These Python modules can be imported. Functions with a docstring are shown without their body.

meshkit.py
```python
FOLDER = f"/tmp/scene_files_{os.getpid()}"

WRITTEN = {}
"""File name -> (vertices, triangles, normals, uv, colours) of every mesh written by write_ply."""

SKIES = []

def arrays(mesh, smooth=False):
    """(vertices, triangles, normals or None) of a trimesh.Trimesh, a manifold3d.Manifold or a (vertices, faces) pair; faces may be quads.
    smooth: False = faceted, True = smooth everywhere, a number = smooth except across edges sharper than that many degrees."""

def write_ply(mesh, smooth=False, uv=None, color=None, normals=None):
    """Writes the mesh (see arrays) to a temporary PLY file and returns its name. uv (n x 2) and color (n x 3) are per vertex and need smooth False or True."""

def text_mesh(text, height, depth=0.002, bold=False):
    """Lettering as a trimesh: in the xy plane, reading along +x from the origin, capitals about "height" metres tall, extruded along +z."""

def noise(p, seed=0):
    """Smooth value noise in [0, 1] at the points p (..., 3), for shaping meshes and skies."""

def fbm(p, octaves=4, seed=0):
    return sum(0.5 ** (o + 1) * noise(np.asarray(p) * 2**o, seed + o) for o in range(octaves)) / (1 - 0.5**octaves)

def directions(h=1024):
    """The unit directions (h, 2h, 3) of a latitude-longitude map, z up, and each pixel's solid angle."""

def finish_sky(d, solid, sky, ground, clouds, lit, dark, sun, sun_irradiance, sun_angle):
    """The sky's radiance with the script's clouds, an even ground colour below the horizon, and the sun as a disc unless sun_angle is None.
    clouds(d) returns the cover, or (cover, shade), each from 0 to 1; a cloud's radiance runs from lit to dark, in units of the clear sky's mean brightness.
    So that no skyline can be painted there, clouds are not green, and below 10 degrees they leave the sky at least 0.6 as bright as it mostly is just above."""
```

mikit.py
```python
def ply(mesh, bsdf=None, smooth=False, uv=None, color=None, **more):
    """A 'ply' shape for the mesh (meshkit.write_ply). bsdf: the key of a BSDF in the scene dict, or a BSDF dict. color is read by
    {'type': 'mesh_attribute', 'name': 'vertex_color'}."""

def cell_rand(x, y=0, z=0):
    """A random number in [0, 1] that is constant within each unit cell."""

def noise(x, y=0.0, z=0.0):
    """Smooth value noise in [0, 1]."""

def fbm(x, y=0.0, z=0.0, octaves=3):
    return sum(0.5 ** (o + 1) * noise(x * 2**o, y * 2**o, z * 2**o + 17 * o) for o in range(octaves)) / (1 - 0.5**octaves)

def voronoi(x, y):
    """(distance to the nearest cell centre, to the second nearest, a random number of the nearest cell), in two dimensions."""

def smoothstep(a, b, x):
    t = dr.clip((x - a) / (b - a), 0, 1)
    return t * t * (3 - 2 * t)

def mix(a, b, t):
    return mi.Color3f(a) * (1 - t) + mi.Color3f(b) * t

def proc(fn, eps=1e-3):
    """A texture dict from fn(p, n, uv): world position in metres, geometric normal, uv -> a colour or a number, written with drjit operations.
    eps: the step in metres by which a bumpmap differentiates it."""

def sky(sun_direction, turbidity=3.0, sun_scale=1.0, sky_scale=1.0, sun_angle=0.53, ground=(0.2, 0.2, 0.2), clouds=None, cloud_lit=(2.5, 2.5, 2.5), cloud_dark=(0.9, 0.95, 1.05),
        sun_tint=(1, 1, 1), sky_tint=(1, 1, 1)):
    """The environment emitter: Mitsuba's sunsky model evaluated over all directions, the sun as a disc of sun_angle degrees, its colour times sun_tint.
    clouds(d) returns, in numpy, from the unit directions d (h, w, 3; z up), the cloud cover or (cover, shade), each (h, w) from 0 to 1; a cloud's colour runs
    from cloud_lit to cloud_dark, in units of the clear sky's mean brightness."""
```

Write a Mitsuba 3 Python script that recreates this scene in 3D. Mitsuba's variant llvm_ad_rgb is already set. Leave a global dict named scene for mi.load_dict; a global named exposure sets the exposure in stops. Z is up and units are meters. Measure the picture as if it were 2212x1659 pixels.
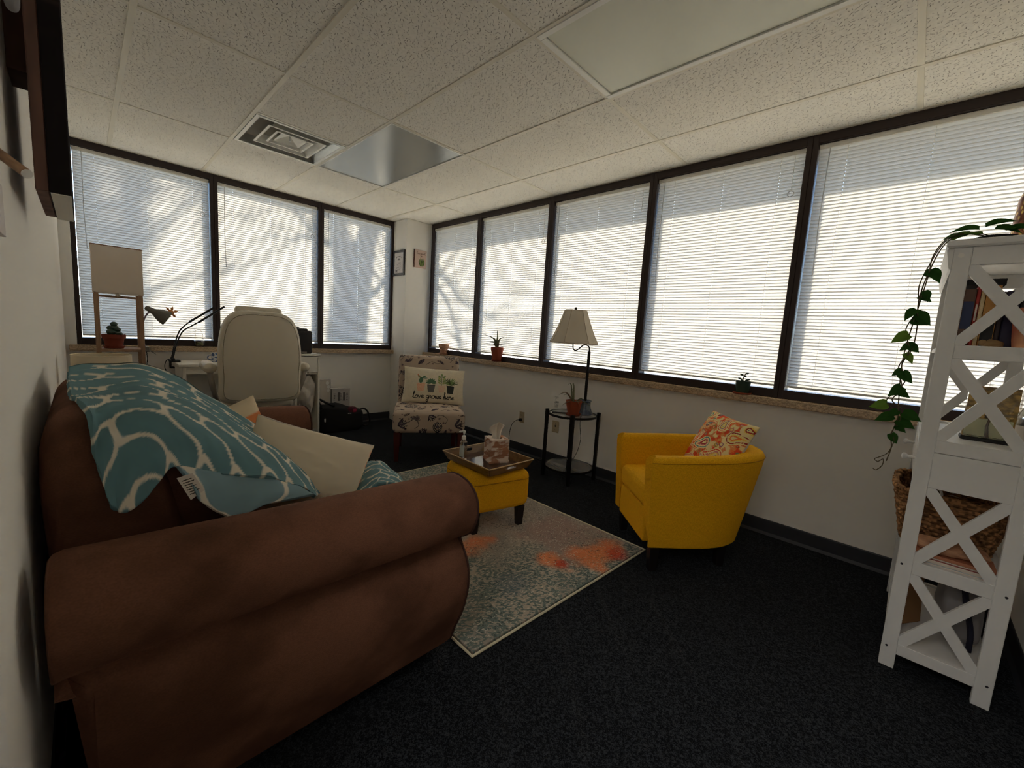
import math, random
import numpy as np
import trimesh
import drjit as dr
import mitsuba as mi
import mikit, meshkit
from manifold3d import Manifold
from shapely.geometry import Polygon, Point, box as shbox

T = mi.ScalarTransform4f
scene, labels = {}, {}
CEIL, RX, BY, LX, FY = 2.507, 3.1106, 4.8719, -0.10, -0.455   # room: ceiling, right, back, left, front walls (m)

# ---------------------------------------------------------------- camera, sky, exposure
CAM_H = 1.21855
cam_f = np.array([0.7162732, 0.68727127, -0.1208756])
cam_u = np.array([0.04353801, 0.12886764, 0.99070559])
cam_o = np.array([0.0, 0.0, CAM_H])
scene['camera'] = {'type': 'perspective', 'fov': 102.03406, 'fov_axis': 'x', 'near_clip': 0.01, 'far_clip': 500.0,
                   'to_world': T().look_at(origin=cam_o.tolist(), target=(cam_o + cam_f).tolist(), up=cam_u.tolist())}
SUN = np.array([0.615, 0.635, 0.467])
SUN /= np.linalg.norm(SUN)
scene['sky'] = mikit.sky(SUN.tolist(), turbidity=3.0, sun_scale=1.0, sky_scale=1.0, sun_angle=0.6, ground=(0.30, 0.29, 0.27),
                         sun_tint=(0.90, 1.0, 1.16), sky_tint=(0.92, 1.0, 1.12))
exposure = 4.05
HALL_FILL = 0.9                       # radiance of the unseen hallway panel, added as fill light

# ---------------------------------------------------------------- helpers
def srgb(r, g, b):
    c = np.array([r, g, b], float) / 255
    return [float(x) for x in np.where(c <= 0.04045, c / 12.92, ((c + 0.055) / 1.055) ** 2.4)]

def rgb(c): return {'type': 'rgb', 'value': list(c)}

def mat(name, color, rough=0.6, two=True, **kw):
    b = {'type': 'principled', 'base_color': color if isinstance(color, dict) else rgb(color), 'roughness': rough, 'specular': kw.pop('specular', 0.4), **kw}
    scene[name] = {'type': 'twosided', 'b': b} if two else b
    return name

VCOL = {'type': 'mesh_attribute', 'name': 'vertex_color'}

def numbered(k):
    if k not in scene and k not in labels and not any(x.startswith(k + '__') for x in scene): return k
    n = 1
    while True:
        kk = f'{k}_{n:03d}'
        if kk not in scene and kk not in labels and not any(x.startswith(kk + '__') for x in scene): return kk
        n += 1

_count = {}
def numpart(k):
    n = _count.get(k, 0); _count[k] = n + 1
    return k if n == 0 else f'{k}_{n:03d}'

def thing(name, label, cat=None, group=None, kind=None):
    k = numbered(name); d = {'label': label}
    if cat: d['category'] = cat
    if group: d['group'] = group
    if kind: d['kind'] = kind
    labels[k] = d
    return k

def part(parent, name, mesh, bsdf, smooth=False, label=None, kind=None, **kw):
    k = numpart(parent + '__' + name)
    scene[k] = mesh_dict(mesh, bsdf, smooth, **kw)
    if label or kind:
        labels[k] = {}
        if label: labels[k]['label'] = label
        if kind: labels[k]['kind'] = kind
    return k

def mesh_dict(mesh, bsdf, smooth=False, **kw):
    return dict(mesh) if isinstance(mesh, dict) else mikit.ply(mesh, bsdf, smooth=smooth, **kw)

def solo(name, mesh, bsdf, label, cat=None, group=None, kind=None, smooth=False, **kw):
    k = thing(name, label, cat, group, kind)
    scene[k] = mesh_dict(mesh, bsdf, smooth, **kw)
    return k

def cat(*ms):
    ms = [m for x in ms for m in (x if isinstance(x, (list, tuple)) else [x])]
    return trimesh.util.concatenate([trimesh.Trimesh(m.vertices, m.faces, process=False) for m in ms])

def tm(v, f):
    f = np.asarray(f)
    if f.shape[1] == 4: f = np.vstack([f[:, [0, 1, 2]], f[:, [0, 2, 3]]])
    return trimesh.Trimesh(np.asarray(v, float), f, process=False)

def box(x0, x1, y0, y1, z0, z1, b=0.0):
    """Axis-aligned box with chamfer b."""
    b = min(b, (x1 - x0) / 2.01, (y1 - y0) / 2.01, (z1 - z0) / 2.01)
    if b <= 0:
        m = trimesh.creation.box(extents=(x1 - x0, y1 - y0, z1 - z0)); m.apply_translation(((x0 + x1) / 2, (y0 + y1) / 2, (z0 + z1) / 2)); return m
    p = []
    for sx in (0, 1):
        for sy in (0, 1):
            for sz in (0, 1):
                X, Y, Z = (x0, x1)[sx], (y0, y1)[sy], (z0, z1)[sz]; dx, dy, dz = (b, -b)[sx], (b, -b)[sy], (b, -b)[sz]
                p += [(X, Y + dy, Z + dz), (X + dx, Y, Z + dz), (X + dx, Y + dy, Z)]
    return trimesh.convex.convex_hull(np.array(p))

def rbox(x0, x1, y0, y1, z0, z1, r, seg=16):
    s = Manifold.sphere(r, seg); hs = []
    for x in (x0 + r, x1 - r):
        for y in (y0 + r, y1 - r):
            for z in (z0 + r, z1 - r): hs.append(s.translate((x, y, z)))
    m = Manifold.batch_hull(hs).to_mesh()
    return trimesh.Trimesh(np.array(m.vert_properties[:, :3]), np.array(m.tri_verts), process=False)

def hull_pts(p): return trimesh.convex.convex_hull(np.asarray(p, float))

def lathe(prof, n=32, c=(0, 0, 0), closed=True):
    prof = np.asarray(prof, float); a = np.arange(n) * 2 * np.pi / n; m = len(prof)
    v = np.stack([prof[:, None, 0] * np.cos(a), prof[:, None, 0] * np.sin(a), np.broadcast_to(prof[:, None, 1], (m, n))], -1).reshape(-1, 3)
    i, j = np.meshgrid(np.arange(m - 1), np.arange(n), indexing='ij')
    q = np.stack([i * n + j, i * n + (j + 1) % n, (i + 1) * n + (j + 1) % n, (i + 1) * n + j], -1).reshape(-1, 4)
    f = np.vstack([q[:, [0, 1, 2]], q[:, [0, 2, 3]]])
    t = tm(v + np.array(c), f)
    return t

def smooth_path(pts, n=60):
    """Catmull-Rom through the points."""
    p = np.asarray(pts, float); p = np.vstack([2 * p[0] - p[1], p, 2 * p[-1] - p[-2]])
    s = np.linspace(0, len(p) - 3 - 1e-9, n); i = s.astype(int); t = (s - i)[:, None]
    a, b, c, d = p[i], p[i + 1], p[i + 2], p[i + 3]
    return 0.5 * (2 * b + (c - a) * t + (2 * a - 5 * b + 4 * c - d) * t ** 2 + (3 * b - a - 3 * c + d) * t ** 3)

def tube(pts, r, sides=8, closed=False):
    p = np.asarray(pts, float); n = len(p); r = np.broadcast_to(np.asarray(r, float), (n,))
    if closed: tg = np.roll(p, -1, 0) - np.roll(p, 1, 0)
    else: tg = np.gradient(p, axis=0)
    tg /= np.linalg.norm(tg, axis=1, keepdims=True) + 1e-12
    up = np.array([0, 0, 1.0]) if abs(tg[0, 2]) < 0.9 else np.array([1.0, 0, 0])
    a = np.cross(tg[0], up); a /= np.linalg.norm(a); A = [a]
    for k in range(1, n):
        a = a - tg[k] * (a @ tg[k]); a = a / (np.linalg.norm(a) + 1e-12); A.append(a)
    A = np.array(A); Bv = np.cross(tg, A); ang = np.arange(sides) * 2 * np.pi / sides
    v = p[:, None] + r[:, None, None] * (np.cos(ang)[None, :, None] * A[:, None] + np.sin(ang)[None, :, None] * Bv[:, None])
    rows = n if closed else n - 1
    i, j = np.meshgrid(np.arange(rows), np.arange(sides), indexing='ij'); i2 = (i + 1) % n
    q = np.stack([i * sides + j, i * sides + (j + 1) % sides, i2 * sides + (j + 1) % sides, i2 * sides + j], -1).reshape(-1, 4)
    f = [q[:, [0, 1, 2]], q[:, [0, 2, 3]]]; v = v.reshape(-1, 3)
    if not closed:
        v = np.vstack([v, p[0], p[-1]]); k = np.arange(sides)
        f += [np.stack([(k + 1) % sides, k, k * 0 + n * sides], 1), np.stack([(n - 1) * sides + k, (n - 1) * sides + (k + 1) % sides, k * 0 + n * sides + 1], 1)]
    return tm(v, np.vstack(f))

def grid_faces(nu, nv, off=0, flip=False):
    i, j = np.meshgrid(np.arange(nu - 1), np.arange(nv - 1), indexing='ij')
    q = np.stack([i * nv + j, (i + 1) * nv + j, (i + 1) * nv + j + 1, i * nv + j + 1], -1).reshape(-1, 4) + off
    if flip: q = q[:, ::-1]
    return np.vstack([q[:, [0, 1, 2]], q[:, [0, 2, 3]]])

def prism(poly, d, axis='z', at=0.0):
    """Extrude a shapely polygon; axis names the extrusion axis, the polygon lies in the other two (in cyclic order x,y,z without axis)."""
    m = trimesh.creation.extrude_polygon(poly, d, engine='earcut'); v = np.array(m.vertices)
    if axis == 'x': v = np.stack([v[:, 2] + at, v[:, 0], v[:, 1]], 1)
    elif axis == 'y': v = np.stack([v[:, 0], v[:, 2] + at, v[:, 1]], 1); m = trimesh.Trimesh(v, np.array(m.faces)[:, ::-1], process=False); return m
    else: v = v + [0, 0, at]
    return trimesh.Trimesh(v, m.faces, process=False)

def move(m, M=None, t=None):
    m = trimesh.Trimesh(np.array(m.vertices), np.array(m.faces), process=False)
    if M is not None: m.vertices = m.vertices @ np.asarray(M, float).T
    if t is not None: m.vertices = m.vertices + np.asarray(t, float)
    return m

def rotz(a): c, s = math.cos(a), math.sin(a); return np.array([[c, -s, 0], [s, c, 0], [0, 0, 1.0]])
def rotx(a): c, s = math.cos(a), math.sin(a); return np.array([[1.0, 0, 0], [0, c, -s], [0, s, c]])
def roty(a): c, s = math.cos(a), math.sin(a); return np.array([[c, 0, s], [0, 1.0, 0], [-s, 0, c]])

def resample(P, nu, nv):
    """Smooth upsampling of a control grid (a,b,3) to (nu,nv,3)."""
    P = np.asarray(P, float)
    A = np.stack([smooth_path(P[:, j], nu) for j in range(P.shape[1])], 1)
    return np.stack([smooth_path(A[i], nv) for i in range(nu)], 0)

def grid_normals(P):
    n = np.cross(np.gradient(P, axis=0), np.gradient(P, axis=1)); return n / (np.linalg.norm(n, axis=-1, keepdims=True) + 1e-12)

def thick_sheet(P, t):
    """A closed sheet with thickness t from the grid P (nu,nv,3); returns (mesh, index of every vertex in the grid)."""
    nu, nv = P.shape[:2]; n = grid_normals(P); top, bot = P + n * t / 2, P - n * t / 2
    N = nu * nv; v = np.vstack([top.reshape(-1, 3), bot.reshape(-1, 3)])
    f = [grid_faces(nu, nv), grid_faces(nu, nv, N, True)]
    idx = np.arange(N).reshape(nu, nv)
    loop = np.concatenate([idx[:, 0], idx[-1, 1:], idx[-2::-1, -1], idx[0, -2:0:-1]]); a, b = loop, np.roll(loop, -1)
    f += [np.stack([a, a + N, b + N], 1), np.stack([a, b + N, b], 1)]
    return tm(v, np.vstack(f)), np.concatenate([np.arange(N), np.arange(N)])

def pillow_grid(w, h, t, nu=60, nv=60, pinch=0.06, pw=2.2):
    """Cushion: front and back grids in the x-z plane, thickness along y; returns (vertices, faces, uv, side). Front faces -y."""
    u, v = np.meshgrid(np.linspace(-1, 1, nu), np.linspace(-1, 1, nv), indexing='ij')
    prof = np.clip((1 - np.abs(u) ** pw) * (1 - np.abs(v) ** pw), 0, 1) ** 0.55
    sx = 1 - pinch * (1 - v ** 2) * np.abs(u) ** 3; sz = 1 - pinch * (1 - u ** 2) * np.abs(v) ** 3
    X, Z = u * w / 2 * sx, v * h / 2 * sz
    Pf, Pb = np.stack([X, -prof * t / 2 - 0.002, Z], -1), np.stack([X, prof * t / 2 + 0.002, Z], -1); N = nu * nv
    V = np.vstack([Pf.reshape(-1, 3), Pb.reshape(-1, 3)])
    idx = np.arange(N).reshape(nu, nv)
    loop = np.concatenate([idx[:, 0], idx[-1, 1:], idx[-2::-1, -1], idx[0, -2:0:-1]]); a, b = loop, np.roll(loop, -1)
    f = np.vstack([grid_faces(nu, nv, 0, False), grid_faces(nu, nv, N, True), np.stack([a, a + N, b + N], 1), np.stack([a, b + N, b], 1)])
    uv = np.stack([u, v], -1).reshape(-1, 2)
    return V, f, np.vstack([uv, uv]), np.repeat([0, 1], N)

def seg_dist(p, a, b):
    p, a, b = np.asarray(p, float), np.asarray(a, float), np.asarray(b, float); d = b - a
    t = np.clip(((p - a) @ d) / (d @ d + 1e-12), 0, 1)
    return np.linalg.norm(p - a - t[..., None] * d, axis=-1)

def path_dist(p, pts):
    return np.min([seg_dist(p, pts[i], pts[i + 1]) for i in range(len(pts) - 1)], axis=0)

def over(col, m, c):
    m = np.clip(m, 0, 1)[:, None]; return col * (1 - m) + np.asarray(c, float) * m
# ---------------------------------------------------------------- materials of the setting
nz, fb, vor, sst, mix = mikit.noise, mikit.fbm, mikit.voronoi, mikit.smoothstep, mikit.mix

def carpet_fn(p, n, uv):
    a = nz(p.x * 420, p.y * 420, 1.0); b = nz(p.x * 150, p.y * 150, 4.0); c = fb(p.x * 2.2, p.y * 2.2, 2.0)
    k = sst(0.25, 0.95, a * 0.6 + b * 0.4)
    return mix((0.0035, 0.0042, 0.0058), (0.030, 0.034, 0.041), k) * (0.85 + 0.3 * c)
def carpet_h(p, n, uv): return nz(p.x * 420, p.y * 420, 1.0) * 0.6 + nz(p.x * 150, p.y * 150, 4.0) * 0.4
scene['m_carpet'] = {'type': 'twosided', 'b': {'type': 'bumpmap', 't': mikit.proc(carpet_h, 5e-4), 'scale': 0.0025, 'b': {'type': 'principled', 'base_color': mikit.proc(carpet_fn), 'roughness': 0.95, 'specular': 0.15}}}

def tile_fn(p, n, uv):
    s, best = 1 / 0.0165, mi.Float(9)
    x, y = p.x * s, p.y * s
    for a in (-1, 0, 1):
        for b in (-1, 0, 1):
            cx, cy = dr.floor(x) + a, dr.floor(y) + b
            th = mikit.cell_rand(cx, cy, 3) * 3.14159; L = 0.05 + 0.42 * dr.square(mikit.cell_rand(cx, cy, 4))
            dx, dy = x - (cx + mikit.cell_rand(cx, cy, 1)), y - (cy + mikit.cell_rand(cx, cy, 2))
            co, si = dr.cos(th), dr.sin(th); t = dr.clip(dx * co + dy * si, -L, L); bend = (mikit.cell_rand(cx, cy, 6) - 0.5) * 0.9 * (t * t - 0.05)
            d = dr.sqrt(dr.square(dx - t * co + bend * si) + dr.square(dy - t * si - bend * co)) / (0.05 + 0.05 * mikit.cell_rand(cx, cy, 5))
            best = dr.minimum(best, dr.select(mikit.cell_rand(cx, cy, 7) < 0.82, d, 9.0))
    pit = 1 - sst(0.7, 1.4, best)
    return mix((0.78, 0.76, 0.70), (0.22, 0.20, 0.17), pit) * (0.94 + 0.12 * nz(p.x * 120, p.y * 120, 3.0))
scene['m_tile'] = {'type': 'twosided', 'b': {'type': 'principled', 'base_color': mikit.proc(tile_fn), 'roughness': 0.9, 'specular': 0.2}}
mat('m_tee', srgb(214, 209, 194), 0.45)

def wall_h(p, n, uv): return nz(p.x * 160, p.y * 160, p.z * 160)
scene['m_wall'] = {'type': 'twosided', 'b': {'type': 'bumpmap', 't': mikit.proc(wall_h), 'scale': 0.0008, 'b': {'type': 'principled', 'base_color': rgb(srgb(228, 225, 219)), 'roughness': 0.75, 'specular': 0.25}}}
mat('m_trim_white', srgb(226, 224, 220), 0.5)
mat('m_base', srgb(44, 46, 52), 0.5)
mat('m_bronze', srgb(48, 36, 34), 0.42, metallic=0.2)
def sill_fn(p, n, uv):
    a = nz(p.x * 260, p.y * 260, p.z * 260); b = nz(p.x * 110, p.y * 110, p.z * 110 + 7)
    return mix(srgb(150, 126, 100), srgb(196, 172, 142), sst(0.3, 0.7, a * 0.5 + b * 0.5)) * (0.9 + 0.15 * nz(p.x * 40, p.y * 40, p.z * 40))
scene['m_sill'] = {'type': 'twosided', 'b': {'type': 'principled', 'base_color': mikit.proc(sill_fn), 'roughness': 0.35, 'specular': 0.5}}
scene['m_pane'] = {'type': 'thindielectric', 'int_ior': 1.5}
scene['m_slat'] = {'type': 'principledthin', 'base_color': rgb((0.72, 0.715, 0.70)), 'roughness': 0.45, 'diff_trans': 0.42, 'spec_trans': 0.0, 'eta': 1.4}
mat('m_blind_rail', srgb(225, 222, 214), 0.45)
mat('m_cord', srgb(225, 220, 208), 0.7)
scene['m_clear'] = {'type': 'principled', 'base_color': rgb((0.9, 0.9, 0.88)), 'roughness': 0.15, 'spec_trans': 0.6, 'eta': 1.45}
mat('m_concrete', srgb(150, 146, 138), 0.9)
mat('m_ground', srgb(150, 142, 120), 0.95)
mat('m_bark', srgb(92, 78, 66), 0.95)

# ---------------------------------------------------------------- setting
def struct(name, mesh, bsdf, label, **kw): return solo(name, mesh, bsdf, label, kind='structure', **kw)

struct('floor', box(LX - .2, RX + .2, FY - .2, BY + .2, -0.12, 0.0), 'm_carpet', 'dark charcoal low-pile carpet floor')
SZ0, SZ1 = 0.865, 0.912          # sill slab
DY0, DY1, DZ = -.36, .62, 2.04      # doorway in the left wall, beside the camera
struct('wall_left', cat(box(LX - .15, LX, DY1, BY + .12, 0, CEIL + .05), box(LX - .15, LX, FY - .15, DY0, 0, CEIL + .05), box(LX - .15, LX, DY0, DY1, DZ, CEIL + .05)), 'm_wall', 'plain off-white wall along the left edge')
struct('wall_hallway', cat(box(-1.75, -1.6, -2.2, 3.0, 0, CEIL), box(-1.6, LX - .15, -2.2, -2.05, 0, CEIL), box(-1.6, LX - .15, 2.85, 3.0, 0, CEIL), box(-.25, LX, -2.2, FY - .15, 0, CEIL)), 'm_wall', 'hallway walls beyond the doorway')
struct('floor_hallway', box(-1.75, LX - .2, -2.2, 3.0, -.12, -.001), 'm_carpet', 'hallway carpet beyond the doorway')
struct('ceiling_hallway', box(-1.75, LX, -2.2, 3.0, CEIL, CEIL + .1), 'm_trim_white', 'hallway ceiling beyond the doorway')
k = thing('hallway_fill_light', 'unseen white fill light panel added on the hallway ceiling behind the camera', 'ceiling light')  # unseen panel, added to fill the near side of the room with light
part(k, 'frame', cat(box(-1.32, -1.28, -.32, .92, CEIL - .02, CEIL), box(-.68, -.64, -.32, .92, CEIL - .02, CEIL), box(-1.28, -.68, -.32, -.28, CEIL - .02, CEIL), box(-1.28, -.68, .88, .92, CEIL - .02, CEIL)), 'm_trim_white')
part(k, 'diffuser', tm([[-1.28, -.28, CEIL - .012], [-1.28, .88, CEIL - .012], [-.68, .88, CEIL - .012], [-.68, -.28, CEIL - .012]], [[0, 1, 2, 3]]), 'm_trim_white', emitter={'type': 'area', 'radiance': rgb([HALL_FILL * c for c in (1.0, .97, .92)])})
struct('wall_front', box(LX, RX + .12, FY - .15, FY, 0, CEIL + .05), 'm_wall', 'off-white wall behind the white bookcase')
struct('wall_right', box(RX, RX + .14, FY - .15, BY + .14, 0, SZ0), 'm_wall', 'off-white wall below the right window band')
struct('wall_back', box(LX, RX, BY, BY + .14, 0, SZ0), 'm_wall', 'off-white wall below the back window band')
struct('trim_1', box(LX - .02, LX + .066, BY - .03, BY + .13, SZ0, CEIL), 'm_wall', 'narrow white wall return left of the back windows')
COLX, COLY = 2.775, 4.57
k = thing('wall_column', 'square off-white corner column between the two window bands', kind='structure')
scene[k] = mesh_dict(box(COLX, RX + .14, COLY, BY + .14, 0, CEIL), 'm_wall')
struct('trim_2', box(3.048, RX + .13, FY, COLY, SZ0, SZ1, .004), 'm_sill', 'long speckled beige window sill on the right wall')
struct('trim_3', box(LX + .02, COLX + .12, BY - .065, BY + .13, SZ0, SZ1, .004), 'm_sill', 'speckled beige window sill on the back wall')
struct('trim_4', box(LX, LX + .014, DY1, DY1 + .12, 0, DZ + .1, .003), 'm_trim_white', 'white door casing at the lower left edge')
def base_prof(): return Polygon([(0, 0), (.018, 0), (.014, .006), (.007, .018), (.006, .094), (.004, .1), (0, .1)])
m = prism(base_prof(), BY - FY, 'y', FY)
ml = prism(base_prof(), BY - .74, 'y', .74)
struct('baseboard_right', move(move(m, np.diag([-1.0, 1, 1])), t=(RX, 0, 0)), 'm_base', 'dark charcoal vinyl baseboard along the right wall')
struct('baseboard_left', move(ml, t=(LX, 0, 0)), 'm_base', 'dark charcoal vinyl baseboard along the left wall')
mx = prism(base_prof(), RX - LX, 'x', LX)
struct('baseboard_back', move(move(mx, np.diag([1.0, -1, 1])), t=(0, BY, 0)), 'm_base', 'dark charcoal vinyl baseboard along the back wall')
struct('baseboard_front', move(mx, t=(0, FY, 0)), 'm_base', 'dark charcoal vinyl baseboard along the front wall')

# ceiling: tees and lay-in tiles, each a part
cl = thing('ceiling', 'suspended ceiling of fissured beige tiles in a white tee grid', kind='structure')
GX = [LX] + [0.2110 + 0.6096 * i for i in range(5)] + [RX]
GY = [FY] + [2.5863 - 1.2192 * j for j in (2, 1, 0, -1)] + [BY]
TW = 0.0125
for x in GX[1:-1]: part(cl, 'tee', box(x - TW, x + TW, FY, BY, CEIL, CEIL + .03, .001), 'm_tee')
for y in GY[1:-1]:
    for i in range(len(GX) - 1):
        part(cl, 'cross_tee', box(GX[i] + (TW if i else 0), GX[i + 1] - (TW if i < len(GX) - 2 else 0), y - TW, y + TW, CEIL + .0008, CEIL + .03, .001), 'm_tee')
VENT = (GX[2], GX[3], GY[4] - 0.6096, GY[4])
part(cl, 'cross_tee', box(VENT[0] + TW, VENT[1] - TW, VENT[2] - TW, VENT[2] + TW, CEIL + .0008, CEIL + .03, .001), 'm_tee')
for (a, b_) in ((LX, 1), (RX, -1)):
    part(cl, 'wall_angle', box(min(a, a + b_ * .022), max(a, a + b_ * .022), FY, BY, CEIL, CEIL + .02, .001), 'm_tee')
part(cl, 'wall_angle', box(LX, RX, BY - .022, BY, CEIL, CEIL + .02, .001), 'm_tee')
part(cl, 'wall_angle', box(LX, RX, FY, FY + .022, CEIL, CEIL + .02, .001), 'm_tee')
rng = random.Random(4)
skip = {(3, 1), (3, 3)}
for i in range(len(GX) - 1):
    for j in range(len(GY) - 1):
        if (i, j) in skip: continue
        y0, y1 = GY[j], GY[j + 1]
        if (i, j) == (2, 3): y1 = VENT[2]
        e = .004; dz = rng.uniform(.001, .0035)
        part(cl, 'tile', box(GX[i] + e, GX[i + 1] - e, y0 + e, y1 - e, CEIL + dz + .002, CEIL + .03, .004), 'm_tile')
struct('trim_5', box(LX - .2, RX + .3, FY - .2, BY + .3, CEIL + .05, CEIL + .2), 'm_concrete', 'roof deck above the suspended ceiling')

# ---------------------------------------------------------------- windows and blinds
WZ0, WZ1 = SZ1, CEIL
DEP = 0.10
def window(n, axis, a0, a1, label):
    """axis 'x': on the right wall, a along y; axis 'y': on the back wall, a along x. a0/a1: outer edges at the mullion centres."""
    k = thing(f'window_{n}', label, kind='structure')
    def fb_(u0, u1, d0, d1, z0, z1, b=.003):
        return box(RX + d0, RX + d1, u0, u1, z0, z1, b) if axis == 'x' else box(u0, u1, BY + d0, BY + d1, z0, z1, b)
    part(k, 'head', fb_(a0, a1, -.004, DEP, 2.456, CEIL + .02), 'm_bronze')
    part(k, 'sill_bar', fb_(a0, a1, -.004, DEP, WZ0, .968), 'm_bronze')
    part(k, 'jamb', fb_(a0, a0 + .030, -.006, DEP, WZ0, CEIL), 'm_bronze')
    part(k, 'jamb', fb_(a1 - .030, a1, -.006, DEP, WZ0, CEIL), 'm_bronze')
    g0, g1 = a0 + .02, a1 - .02
    d = .085
    if axis == 'x': v = [[RX + d, g0, .95], [RX + d, g1, .95], [RX + d, g1, 2.47], [RX + d, g0, 2.47]]
    else: v = [[g0, BY + d, .95], [g1, BY + d, .95], [g1, BY + d, 2.47], [g0, BY + d, 2.47]]
    part(k, 'pane', tm(v, [[0, 1, 2, 3]]), 'm_pane')
    return k

def slat_mesh(L, w=.0255, tilt=math.radians(58), crown=.0022, holes=()):
    cuts = sorted({-L / 2, L / 2} | {h + s * .0016 for h in holes for s in (-1, 1)})
    t = np.linspace(-1, 1, 7); cy, cz = t * w / 2, crown * (1 - t ** 2)
    co, si = math.cos(tilt), math.sin(tilt)
    # local: +y to the room; closed with the room edge up
    Y, Z = cy * co - cz * si, cy * si + cz * co
    xs = np.array(cuts); V = np.stack([np.repeat(xs, 7), np.tile(Y, len(xs)), np.tile(Z, len(xs))], 1); F = []
    for i in range(len(xs) - 1):
        mid = (xs[i] + xs[i + 1]) / 2; hole = any(abs(mid - h) < .001 for h in holes)
        for j in range(6):
            if hole and j == 3: continue
            F.append([i * 7 + j, (i + 1) * 7 + j, (i + 1) * 7 + j + 1, i * 7 + j + 1])
    return tm(V, F)

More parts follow.
